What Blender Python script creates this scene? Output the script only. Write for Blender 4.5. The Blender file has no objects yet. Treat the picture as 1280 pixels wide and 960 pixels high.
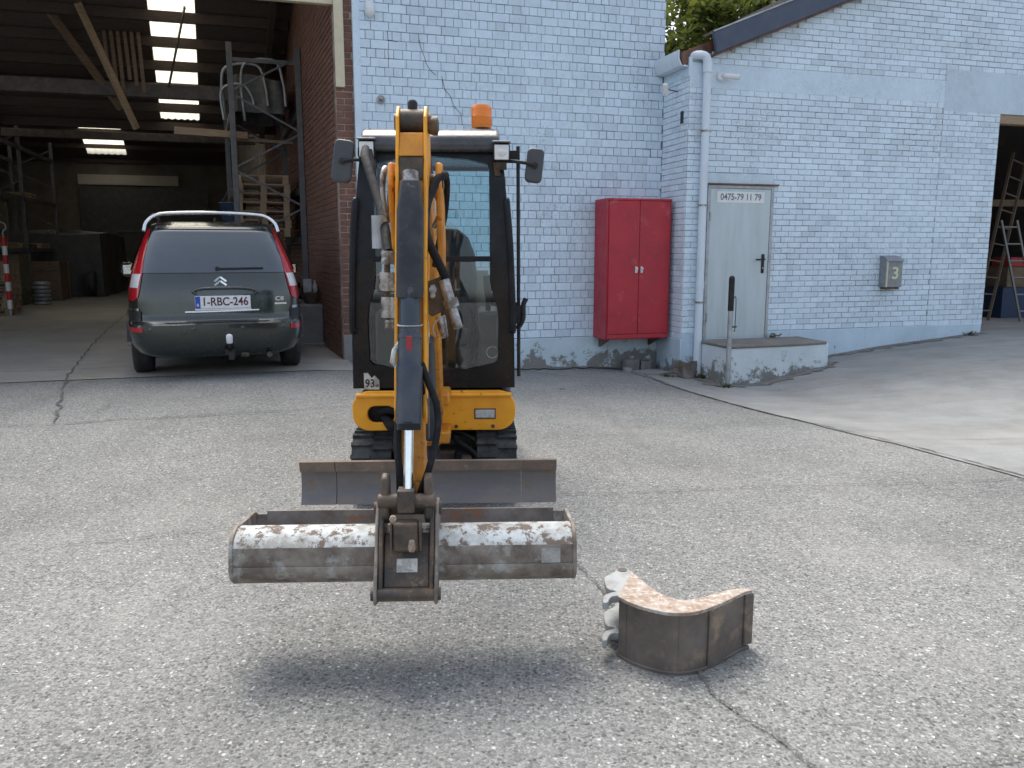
import bpy, bmesh, math, random
from mathutils import Vector, Matrix
random.seed(7)
R = math.radians
sc = bpy.context.scene
col = sc.collection

# ------------------------------------------------------------------ camera
FPX, PITCH, EYE = 1025.0, R(9.2), 1.5
cam_d = bpy.data.cameras.new('camera'); cam = bpy.data.objects.new('camera', cam_d); col.objects.link(cam)
cam.location = (0, 0, EYE); cam.rotation_euler = (R(90) - PITCH, 0, 0)
cam_d.sensor_width = 36.0; cam_d.lens = 36.0 * FPX / 1280.0; cam_d.clip_start = 0.05; cam_d.clip_end = 2000
sc.camera = cam
sc.render.resolution_x, sc.render.resolution_y = 1024, 768

# ------------------------------------------------------------------ light
SUN_EL, SUN_AZ = R(62), R(-22)       # azimuth measured from +Y towards +X
w = bpy.data.worlds.new('World'); sc.world = w; w.use_nodes = True
nt = w.node_tree; bg = nt.nodes['Background']
sky = nt.nodes.new('ShaderNodeTexSky'); sky.sky_type = 'NISHITA'; sky.sun_disc = False
sky.sun_elevation = SUN_EL; sky.sun_rotation = SUN_AZ
sky.air_density = 1.0; sky.dust_density = 4.0; sky.ozone_density = 1.0
hs = nt.nodes.new('ShaderNodeHueSaturation'); hs.inputs['Saturation'].default_value = 0.60
nt.links.new(sky.outputs[0], hs.inputs['Color']); nt.links.new(hs.outputs[0], bg.inputs['Color'])
bg.inputs['Strength'].default_value = 0.15
sd = bpy.data.lights.new('sun', 'SUN'); sd.energy = 1.0; sd.angle = R(32); sd.color = (1.0, 0.95, 0.87)
sun = bpy.data.objects.new('sun', sd); col.objects.link(sun)
dirv = Vector((math.sin(SUN_AZ) * math.cos(SUN_EL), math.cos(SUN_AZ) * math.cos(SUN_EL), math.sin(SUN_EL)))
sun.rotation_euler = dirv.to_track_quat('Z', 'Y').to_euler(); sun.location = dirv * 40
sc.view_settings.view_transform = 'Standard'; sc.view_settings.look = 'None'
sc.view_settings.exposure = 1.2; sc.view_settings.gamma = 1.0; sc.view_settings.use_curve_mapping = False
sc.render.engine = 'CYCLES'
sc.cycles.max_bounces = 10; sc.cycles.transparent_max_bounces = 16

# ------------------------------------------------------------------ geometry helpers
AW = R(16.7)
U = Vector((math.cos(AW), math.sin(AW), 0)); V = Vector((-math.sin(AW), math.cos(AW), 0))
CP, SP = math.cos(PITCH), math.sin(PITCH)
def ray(px, py):
    a = (px - 640) / FPX; b = (py - 480) / FPX
    return Vector((a, CP - b * SP, -SP - b * CP))
def at_y(px, py, Y):
    d = ray(px, py); return d * (Y / d.y) + Vector((0, 0, EYE))
def at_z(px, py, z=0.0):
    d = ray(px, py); return d * ((z - EYE) / d.z) + Vector((0, 0, EYE))
def smooth(t):
    t = max(0.0, min(1.0, t)); return t * t * (3 - 2 * t)
ZW = [(-99, .12), (.6, .12), (1.4, .07), (3.2, -.10), (4.4, -.12), (5.3, -.2), (6.0, -.22), (6.9, -.08), (7.7, -.01), (8.7, .105), (10.6, .26), (11.5, .30), (99, .30)]
def gz(x, y):
    u = x * U.x + y * U.y; v = x * V.x + y * V.y
    for (a, za), (b, zb) in zip(ZW, ZW[1:]):
        if a <= u <= b:
            z = za + (zb - za) * (u - a) / (b - a); break
    return z * smooth((v - 4.0) / 5.2)
def on_ground(px, py):
    z = 0.0
    for _ in range(12):
        p = at_z(px, py, z); z = z * .4 + gz(p.x, p.y) * .6
    p.z = gz(p.x, p.y); return p
def catmull(pts, n=6):
    pts = [Vector(p) for p in pts]
    if len(pts) < 3: return pts
    P = [pts[0] * 2 - pts[1]] + pts + [pts[-1] * 2 - pts[-2]]
    out = []
    for i in range(1, len(P) - 2):
        for k in range(n):
            t = k / n; p0, p1, p2, p3 = P[i - 1], P[i], P[i + 1], P[i + 2]
            out.append(.5 * ((2 * p1) + (p2 - p0) * t + (2 * p0 - 5 * p1 + 4 * p2 - p3) * t * t + (3 * p1 - p0 - 3 * p2 + p3) * t ** 3))
    out.append(pts[-1]); return out

class MB:
    def __init__(s): s.v = []; s.f = []
    def add(s, vs, fs):
        o = len(s.v); s.v += [Vector(p) for p in vs]; s.f += [[i + o for i in f] for f in fs]; return s
    def box(s, x0, x1, y0, y1, z0, z1, M=None):
        vs = [Vector((x, y, z)) for z in (z0, z1) for y in (y0, y1) for x in (x0, x1)]
        if M: vs = [M @ p for p in vs]
        return s.add(vs, [(0, 2, 3, 1), (4, 5, 7, 6), (0, 1, 5, 4), (2, 6, 7, 3), (0, 4, 6, 2), (1, 3, 7, 5)])
    def bar(s, a, b, wx, wy, up=(0, 0, 1)):
        a, b = Vector(a), Vector(b); d = (b - a).normalized(); up = Vector(up)
        if abs(d.dot(up)) > .98: up = Vector((0, 1, 0))
        x = d.cross(up).normalized(); y = x.cross(d).normalized()
        vs = [p + x * (wx / 2 * i) + y * (wy / 2 * j) for p in (a, b) for j in (-1, 1) for i in (-1, 1)]
        return s.add(vs, [(0, 2, 3, 1), (4, 5, 7, 6), (0, 1, 5, 4), (2, 6, 7, 3), (0, 4, 6, 2), (1, 3, 7, 5)])
    def prism(s, poly, m0, m1):
        n = len(poly); vs = [m0(*p) for p in poly] + [m1(*p) for p in poly]
        return s.add(vs, [list(range(n))[::-1], list(range(n, 2 * n))] + [(i, (i + 1) % n, n + (i + 1) % n, n + i) for i in range(n)])
    def px(s, poly, x0, x1):      # polygon in (y,z) extruded along x
        return s.prism(poly, lambda a, b: Vector((x0, a, b)), lambda a, b: Vector((x1, a, b)))
    def py(s, poly, y0, y1):      # polygon in (x,z) extruded along y
        return s.prism(poly, lambda a, b: Vector((a, y0, b)), lambda a, b: Vector((a, y1, b)))
    def pz(s, poly, z0, z1):
        return s.prism(poly, lambda a, b: Vector((a, b, z0)), lambda a, b: Vector((a, b, z1)))
    def tube(s, pts, r, n=10, sm=0):
        if sm:
            n0 = len(pts); pts = catmull(pts, sm)
            if isinstance(r, (list, tuple)):
                K = len(pts) - 1; r = [r[min(n0 - 2, int(i / K * (n0 - 1)))] * (1 - (i / K * (n0 - 1) - min(n0 - 2, int(i / K * (n0 - 1))))) + r[min(n0 - 2, int(i / K * (n0 - 1))) + 1] * (i / K * (n0 - 1) - min(n0 - 2, int(i / K * (n0 - 1)))) for i in range(K + 1)]
        pts = [Vector(p) for p in pts]; rs = r if isinstance(r, (list, tuple)) else [r] * len(pts)
        rings = []; nrm = None
        for i, p in enumerate(pts):
            d = (pts[min(i + 1, len(pts) - 1)] - pts[max(i - 1, 0)]).normalized()
            if nrm is None:
                a = Vector((0, 0, 1)) if abs(d.z) < .9 else Vector((1, 0, 0)); nrm = d.cross(a).normalized()
            else: nrm = (nrm - d * nrm.dot(d)).normalized()
            b = d.cross(nrm)
            rings.append([p + (nrm * math.cos(2 * math.pi * k / n) + b * math.sin(2 * math.pi * k / n)) * rs[i] for k in range(n)])
        vs = [q for rg in rings for q in rg]; fs = []
        for i in range(len(pts) - 1):
            for k in range(n): fs.append((i * n + k, i * n + (k + 1) % n, (i + 1) * n + (k + 1) % n, (i + 1) * n + k))
        fs.append(list(range(n))[::-1]); fs.append([(len(pts) - 1) * n + k for k in range(n)])
        return s.add(vs, fs)
    def lathe(s, prof, c, ax=(0, 0, 1), n=24):
        c = Vector(c); ax = Vector(ax).normalized(); a = Vector((1, 0, 0)) if abs(ax.x) < .9 else Vector((0, 1, 0))
        x = ax.cross(a).normalized(); y = ax.cross(x); vs = []; fs = []
        for r, h in prof:
            vs += [c + ax * h + (x * math.cos(2 * math.pi * k / n) + y * math.sin(2 * math.pi * k / n)) * max(r, 1e-4) for k in range(n)]
        for i in range(len(prof) - 1):
            for k in range(n): fs.append((i * n + k, i * n + (k + 1) % n, (i + 1) * n + (k + 1) % n, (i + 1) * n + k))
        fs.append(list(range(n))[::-1]); fs.append([(len(prof) - 1) * n + k for k in range(n)])
        return s.add(vs, fs)
    def grid(s, fn, nu, nv):
        vs = [fn(i / nu, j / nv) for j in range(nv + 1) for i in range(nu + 1)]
        return s.add(vs, [(j * (nu + 1) + i, j * (nu + 1) + i + 1, (j + 1) * (nu + 1) + i + 1, (j + 1) * (nu + 1) + i) for j in range(nv) for i in range(nu)])
    def mesh(s, name, mat, smooth_a=None):
        me = bpy.data.meshes.new(name); me.from_pydata([tuple(p) for p in s.v], [], s.f)
        bm = bmesh.new(); bm.from_mesh(me); bmesh.ops.recalc_face_normals(bm, faces=bm.faces); bm.to_mesh(me); bm.free()
        if smooth_a:
            me.shade_smooth(); me.set_sharp_from_angle(angle=R(smooth_a))
        me.materials.append(mat); me.update(); return me
    def build(s, name, mat, parent=None, smooth_a=None, bevel=0, seg=2, solid=0):
        o = bpy.data.objects.new(name, s.mesh(name, mat, smooth_a)); col.objects.link(o)
        if parent: o.parent = parent
        if solid:
            m = o.modifiers.new('solid', 'SOLIDIFY'); m.thickness = solid; m.offset = -1
        if bevel:
            m = o.modifiers.new('bevel', 'BEVEL'); m.width = bevel; m.segments = seg; m.limit_method = 'ANGLE'; m.angle_limit = R(35)
            if not smooth_a:
                o.data.shade_smooth(); o.data.set_sharp_from_angle(angle=R(60))
        return o

def empty(name, loc=(0, 0, 0), rz=0.0, label=None, cat=None, group=None):
    o = bpy.data.objects.new(name, None); col.objects.link(o); o.empty_display_size = .2
    o.location = loc; o.rotation_euler = (0, 0, rz)
    o['_m'] = 0; del o['_m']
    if label: tag(o, label, cat, group)
    return o
def tag(o, label, cat, group=None):
    o['label'] = label; o['category'] = cat
    if group: o['group'] = group
    return o
def struct(o): o['kind'] = 'structure'; return o
def stuff(o): o['kind'] = 'stuff'; return o
def inv_of(o):
    return (Matrix.Translation(o.location) @ o.rotation_euler.to_matrix().to_4x4()).inverted()
def text_mesh(name, body, size, mat, parent, M, depth=.002, align='CENTER', bold=.018):
    c = bpy.data.curves.new(name, 'FONT'); c.body = body; c.size = size; c.extrude = depth; c.offset = bold * size; c.align_x = align; c.align_y = 'CENTER'
    t = bpy.data.objects.new(name + '_curve', c); col.objects.link(t)
    dg = bpy.context.evaluated_depsgraph_get(); me = bpy.data.meshes.new_from_object(t.evaluated_get(dg))
    bpy.data.objects.remove(t); bpy.data.curves.remove(c)
    me.transform(M); me.materials.clear(); me.materials.append(mat)
    o = bpy.data.objects.new(name, me); col.objects.link(o); o.parent = parent; return o
def facing(x, y, z, sx=1, sz=1, rz=0, tilt=0):
    """text plane standing upright, reading from -y"""
    return Matrix.Translation((x, y, z)) @ Matrix.Rotation(rz, 4, 'Z') @ Matrix.Rotation(R(90) - tilt, 4, 'X') @ Matrix.Diagonal((sx, sz, 1, 1))
def ring_plate(outer, inner, centre, mapf0, mapf1, n=96):
    """plate between two star-shaped outlines about centre"""
    def cast(poly, an):
        dx, dz = math.cos(an), math.sin(an); best = 0
        for (x0, z0), (x1, z1) in zip(poly, poly[1:] + poly[:1]):
            x0 -= centre[0]; x1 -= centre[0]; z0 -= centre[1]; z1 -= centre[1]
            den = dx * (z1 - z0) - dz * (x1 - x0)
            if abs(den) < 1e-12: continue
            t = (x0 * (z1 - z0) - z0 * (x1 - x0)) / den; q = (x0 * dz - z0 * dx) / den
            if t > 0 and -1e-9 <= q <= 1 + 1e-9: best = max(best, t)
        return (centre[0] + dx * best, centre[1] + dz * best)
    ang = set(2 * math.pi * k / n for k in range(n))
    for poly in (outer, inner):
        for x, z in poly: ang.add(math.atan2(z - centre[1], x - centre[0]) % (2 * math.pi))
    ang = sorted(ang); m = MB(); N = len(ang)
    A = [cast(outer, a) for a in ang]; B = [cast(inner, a) for a in ang]
    vs = [mapf0(*p) for p in A] + [mapf0(*p) for p in B] + [mapf1(*p) for p in A] + [mapf1(*p) for p in B]
    fs = []
    for i in range(N):
        j = (i + 1) % N
        fs += [(i, j, N + j, N + i), (2 * N + i, 3 * N + i, 3 * N + j, 2 * N + j), (i, 2 * N + i, 2 * N + j, j), (N + i, N + j, 3 * N + j, 3 * N + i)]
    return m.add(vs, fs)
def rrect(x0, x1, z0, z1, r, n=5):
    out = []
    for cx, cz, a0 in ((x1 - r, z0 + r, -90), (x1 - r, z1 - r, 0), (x0 + r, z1 - r, 90), (x0 + r, z0 + r, 180)):
        for k in range(n + 1):
            a = R(a0 + 90 * k / n); out.append((cx + r * math.cos(a), cz + r * math.sin(a)))
    return out

# ------------------------------------------------------------------ materials
class NT:
    def __init__(s, name):
        s.m = bpy.data.materials.new(name); s.m.use_nodes = True; s.t = s.m.node_tree; s.b = s.t.nodes['Principled BSDF']
        s.out = s.t.nodes['Material Output']; s._pos = None
    def n(s, t, **kw):
        x = s.t.nodes.new(t)
        for k, val in kw.items():
            if k.startswith('i_'):
                key = k[2:].replace('_', ' '); x.inputs[int(key) if key.isdigit() else key].default_value = val
            else: setattr(x, k, val)
        return x
    def l(s, a, b): s.t.links.new(a, b)
    def pos(s):
        if not s._pos: s._pos = s.n('ShaderNodeNewGeometry').outputs['Position']
        return s._pos
    def noise(s, scale, detail=4, rough=.6, vec=None, stretch=None):
        x = s.n('ShaderNodeTexNoise'); x.inputs['Scale'].default_value = scale; x.inputs['Detail'].default_value = detail; x.inputs['Roughness'].default_value = rough
        vec = vec or s.pos()
        if stretch:
            mp = s.n('ShaderNodeMapping'); mp.inputs['Scale'].default_value = stretch; s.l(vec, mp.inputs[0]); vec = mp.outputs[0]
        s.l(vec, x.inputs['Vector']); return x.outputs['Fac']
    def ramp(s, fac, stops, interp='LINEAR'):
        x = s.n('ShaderNodeValToRGB'); x.color_ramp.interpolation = interp; e = x.color_ramp.elements
        while len(e) < len(stops): e.new(.5)
        for k, (p, c) in zip(e, stops):
            k.position = p; k.color = (c, c, c, 1) if isinstance(c, (int, float)) else (*c, 1)
        s.l(fac, x.inputs[0]); return x.outputs[0]
    def mix(s, fac, a, b, mode='MIX'):
        x = s.n('ShaderNodeMix', data_type='RGBA', blend_type=mode)
        for val, idx in ((fac, 0), (a, 6), (b, 7)):
            if hasattr(val, 'links') or hasattr(val, 'is_linked'): s.l(val, x.inputs[idx])
            elif idx == 0: x.inputs[0].default_value = val
            else: x.inputs[idx].default_value = (*val, 1) if len(val) == 3 else val
        return x.outputs[2]
    def math(s, op, a, b=0.0):
        x = s.n('ShaderNodeMath', operation=op)
        for val, i in ((a, 0), (b, 1)):
            if isinstance(val, (int, float)): x.inputs[i].default_value = val
            else: s.l(val, x.inputs[i])
        return x.outputs[0]
    def bump(s, h, strength=.3, dist=.01):
        x = s.n('ShaderNodeBump'); x.inputs['Strength'].default_value = strength; x.inputs['Distance'].default_value = dist
        s.l(h, x.inputs['Height']); s.l(x.outputs[0], s.b.inputs['Normal'])
    def base(s, c):
        if isinstance(c, tuple): s.b.inputs['Base Color'].default_value = (*c, 1)
        else: s.l(c, s.b.inputs['Base Color'])
    def set(s, rough=.6, metal=0.0, spec=.5, coat=0.0):
        s.b.inputs['Roughness'].default_value = rough; s.b.inputs['Metallic'].default_value = metal
        s.b.inputs['Specular IOR Level'].default_value = spec; s.b.inputs['Coat Weight'].default_value = coat; s.b.inputs['Coat Roughness'].default_value = .08
        return s
def mat_worn(name, c, c2=None, scale=6, amt=(.45, .62), rough=.55, metal=0.0, bump=.15, fine=90, coat=0.0, c3=None, scale3=25, amt3=(.6, .68), stretch=None):
    m = NT(name); c2 = c2 or tuple(x * .7 for x in c)
    f = m.ramp(m.noise(scale, 6, .65, stretch=stretch), [(amt[0], 0.0), (amt[1], 1.0)])
    cc = m.mix(f, c, c2)
    if c3: cc = m.mix(m.ramp(m.noise(scale3, 8, .7), [(amt3[0], 0.0), (amt3[1], 1.0)]), cc, c3)
    m.base(cc); m.set(rough, metal, coat=coat)
    rr = m.ramp(m.noise(scale * 3, 4), [(.3, max(0, rough - .12)), (.7, min(1, rough + .12))]); m.l(rr, m.b.inputs['Roughness'])
    if bump: m.bump(m.noise(fine, 4), bump, .004)
    return m.m
def mat_plain(name, c, rough=.5, metal=0.0, coat=0.0): 
    return mat_worn(name, c, tuple(x * .86 for x in c), 9, (.35, .7), rough, metal, .05, 120, coat)
def mat_glass(name, tint, refl=.6, rough=.02):
    m = NT(name); t = m.t; t.nodes.remove(m.b)
    tr = m.n('ShaderNodeBsdfTransparent'); tr.inputs[0].default_value = (*tint, 1)
    gl = m.n('ShaderNodeBsdfGlossy'); gl.inputs['Roughness'].default_value = rough; gl.inputs[0].default_value = (.95, .97, 1, 1)
    fr = m.n('ShaderNodeFresnel'); fr.inputs[0].default_value = 1.5
    mx = m.n('ShaderNodeMixShader'); k = m.math('MULTIPLY', fr.outputs[0], refl * 2); m.l(k, mx.inputs[0])
    m.l(tr.outputs[0], mx.inputs[1]); m.l(gl.outputs[0], mx.inputs[2]); m.l(mx.outputs[0], m.out.inputs[0]); return m.m

def mat_aggregate():
    m = NT('aggregate_concrete')
    v1 = m.n('ShaderNodeTexVoronoi', feature='F1'); v1.inputs['Scale'].default_value = 64; v1.inputs['Randomness'].default_value = 1
    nz = m.noise(40, 3); 
    vm = m.n('ShaderNodeVectorMath', operation='ADD'); sc_ = m.n('ShaderNodeVectorMath', operation='SCALE'); sc_.inputs['Scale'].default_value = .02
    nc = m.n('ShaderNodeTexNoise'); nc.inputs['Scale'].default_value = 45; m.l(m.pos(), nc.inputs['Vector']); m.l(nc.outputs['Color'], sc_.inputs[0]); m.l(m.pos(), vm.inputs[0]); m.l(sc_.outputs[0], vm.inputs[1])
    m.l(vm.outputs[0], v1.inputs['Vector'])
    v2 = m.n('ShaderNodeTexVoronoi', feature='F1'); v2.inputs['Scale'].default_value = 128; m.l(vm.outputs[0], v2.inputs['Vector'])
    sep = m.n('ShaderNodeSeparateColor'); m.l(v1.outputs['Color'], sep.inputs[0])
    sep2 = m.n('ShaderNodeSeparateColor'); m.l(v2.outputs['Color'], sep2.inputs[0])
    big = m.ramp(sep.outputs[0], [(0, (.075, .077, .075)), (.2, (.13, .134, .13)), (.45, (.20, .205, .196)), (.78, (.275, .278, .264)), (.95, (.43, .428, .41)), (1, (.56, .555, .53))])
    small = m.ramp(sep2.outputs[0], [(0, (.14, .144, .137)), (.5, (.225, .229, .216)), (1, (.325, .326, .308))])
    pick = m.ramp(v1.outputs['Distance'], [(.38, 0.0), (.46, 1.0)])        # stone inside, finer matrix outside
    cc = m.mix(pick, big, small)
    edge = m.ramp(v1.outputs['Distance'], [(.40, 1.0), (.47, .62), (.56, 1.0)])
    cc = m.mix(1.0, cc, edge, 'MULTIPLY')
    # some stones worn out of the surface leave dark pits, more of them in patches
    pit = m.math('MULTIPLY', m.ramp(sep.outputs[1], [(.72, 0.0), (.78, 1.0)]), m.ramp(m.noise(.9, 4), [(.42, .1), (.62, .9)]))
    cc = m.mix(m.math('MULTIPLY', pit, m.ramp(v1.outputs['Distance'], [(.36, 1.0), (.44, 0.0)])), cc, (.10, .10, .10))
    lg = m.ramp(m.noise(.33, 6, .62), [(.30, .70), (.5, .98), (.7, 1.16)])
    cc = m.mix(1.0, cc, lg, 'MULTIPLY')
    st = m.ramp(m.noise(1.6, 7, .7), [(.60, 0.0), (.75, .35)])
    cc = m.mix(st, cc, (.13, .125, .12))
    wm = m.ramp(m.noise(.8, 5, .6), [(.5, 0.0), (.72, .25)]); cc = m.mix(wm, cc, (.37, .36, .33))
    tr = m.ramp(m.noise(.9, 5, .6, stretch=(2.6, .22, 1)), [(.56, 0.0), (.70, .32)]); cc = m.mix(tr, cc, (.15, .15, .14))
    oil = m.ramp(m.noise(1.15, 5, .55), [(.685, 0.0), (.74, .55)]); cc = m.mix(oil, cc, (.075, .073, .068))
    m.base(cc); m.set(.82, 0, .3)
    h = m.math('SUBTRACT', m.ramp(v1.outputs['Distance'], [(.1, 1.0), (.5, 0.0)]), m.math('MULTIPLY', pit, 1.6))
    m.bump(m.math('ADD', h, m.noise(300, 3)), .55, .006); return m.m
def mat_concrete(name, c, dark, sc_=1.0, warm=(.36, .32, .26)):
    m = NT(name)
    cc = m.mix(m.ramp(m.noise(1.1 * sc_, 7, .65), [(.35, 0.0), (.68, 1.0)]), c, dark)
    cc = m.mix(m.ramp(m.noise(.7, 5), [(.5, 0.0), (.75, .5)]), cc, warm)
    cc = m.mix(m.ramp(m.noise(55, 5, .7), [(.35, 0.0), (.7, .45)]), cc, tuple(x * .55 for x in c))
    cc = m.mix(m.ramp(m.noise(120, 3, .7), [(.6, 0.0), (.7, .5)]), cc, tuple(min(1, x * 1.6) for x in c))
    st = m.ramp(m.noise(2.2, 6, .7, stretch=(.30, 2.2, 1)), [(.54, 0.0), (.72, .55)]); cc = m.mix(st, cc, tuple(x * .45 for x in c))
    m.base(cc); m.set(.85, 0, .3); m.bump(m.noise(90, 6, .7), .4, .008); return m.m
def mat_paint_brick(name, c, joint=False, peel=(.30, .13, .085), dark=(.085, .085, .095), peel_amt=(.675, .70)):
    m = NT(name)
    oi = m.n('ShaderNodeObjectInfo').outputs['Random']
    c2 = tuple(x * .86 for x in c); c3 = (min(1, c[0] * 1.08), min(1, c[1] * 1.05), min(1, c[2] * 1.02))
    cc = m.mix(m.ramp(m.noise(1.3, 5), [(.35, 0.0), (.68, 1.0)]), c, c2)
    cc = m.mix(m.ramp(m.noise(9, 4), [(.4, 0.0), (.7, .6)]), cc, c3)
    if joint:
        f = m.math('ADD', m.math('MULTIPLY', m.noise(.55, 3), .75), m.math('MULTIPLY', m.noise(7.0, 7, .75), .55)); f = m.ramp(f, [(.56, 0.0), (.76, 1.0)]); cc = m.mix(f, cc, dark)
        cc = m.mix(m.ramp(m.noise(14, 4), [(.58, 0.0), (.66, 1.0)]), cc, (.26, .14, .10))
    else:
        cc = m.mix(m.ramp(m.noise(30, 6, .7), [(.56, 0.0), (.70, .55)]), cc, tuple(x * .6 for x in c))
        cc = m.mix(m.ramp(m.noise(4.5, 8, .75), [(peel_amt[0], 0.0), (peel_amt[1], 1.0)]), cc, peel)
        rp = m.n('ShaderNodeNewGeometry').outputs['Random Per Island']; rr = m.math('FRACT', m.math('ADD', rp, oi))
        cc = m.mix(1.0, cc, m.ramp(rr, [(0, .86), (.12, .95), (.5, 1.0), (1, 1.06)]), 'MULTIPLY')
        sp = m.math('MULTIPLY', m.ramp(m.noise(.8, 4), [(.5, 0.0), (.66, 1.0)]), m.ramp(m.noise(40, 6, .75), [(.52, 0.0), (.60, .6)])); cc = m.mix(sp, cc, (.27, .28, .285))
        k = m.ramp(m.noise(2.0, 6, .7, stretch=(3, 3, .35)), [(.54, 0.0), (.80, .32)]); cc = m.mix(k, cc, (.33, .36, .37))
    m.base(cc); m.set(.62, 0, .4); m.bump(m.math('ADD', m.noise(70, 5, .65), m.noise(14, 3)), .45, .006); return m.m
def mat_plinth(name, c, lo, hi, grime=(.16, .155, .135)):
    m = NT(name)
    cc = m.mix(m.ramp(m.noise(2, 5), [(.35, 0.0), (.68, 1.0)]), c, tuple(x * .85 for x in c))
    sep = m.n('ShaderNodeSeparateXYZ'); m.l(m.pos(), sep.inputs[0])
    h = m.n('ShaderNodeMapRange'); h.inputs[1].default_value = lo; h.inputs[2].default_value = hi; h.inputs[3].default_value = .20; h.inputs[4].default_value = -.10; m.l(sep.outputs[2], h.inputs[0])
    f = m.math('ADD', m.noise(4.5, 8, .72), h.outputs[0])
    cc = m.mix(m.ramp(f, [(.53, 0.0), (.59, .9)]), cc, grime)
    cc = m.mix(m.ramp(m.noise(11, 6, .7, stretch=(1, 1, .3)), [(.62, 0.0), (.7, .7)]), cc, (.30, .31, .27))
    m.base(cc); m.set(.75, 0, .3); m.bump(m.noise(25, 6, .7), .5, .012); return m.m
def mat_translucent(name, c):
    m = NT(name); m.t.nodes.remove(m.b)
    a = m.n('ShaderNodeBsdfTranslucent'); a.inputs[0].default_value = (*c, 1)
    b = m.n('ShaderNodeBsdfTransparent'); b.inputs[0].default_value = (*c, 1)
    mx = m.n('ShaderNodeMixShader'); mx.inputs[0].default_value = .35
    m.l(a.outputs[0], mx.inputs[1]); m.l(b.outputs[0], mx.inputs[2]); m.l(mx.outputs[0], m.out.inputs[0]); return m.m
def mat_wood(name, c, c2, grain=(1, 1, 12)):
    m = NT(name)
    cc = m.mix(m.ramp(m.noise(6, 6, .7, stretch=grain), [(.35, 0.0), (.65, 1.0)]), c, c2); m.base(cc); m.set(.8, 0, .3)
    m.bump(m.noise(20, 5, .7, stretch=grain), .3, .004); return m.m

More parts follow.
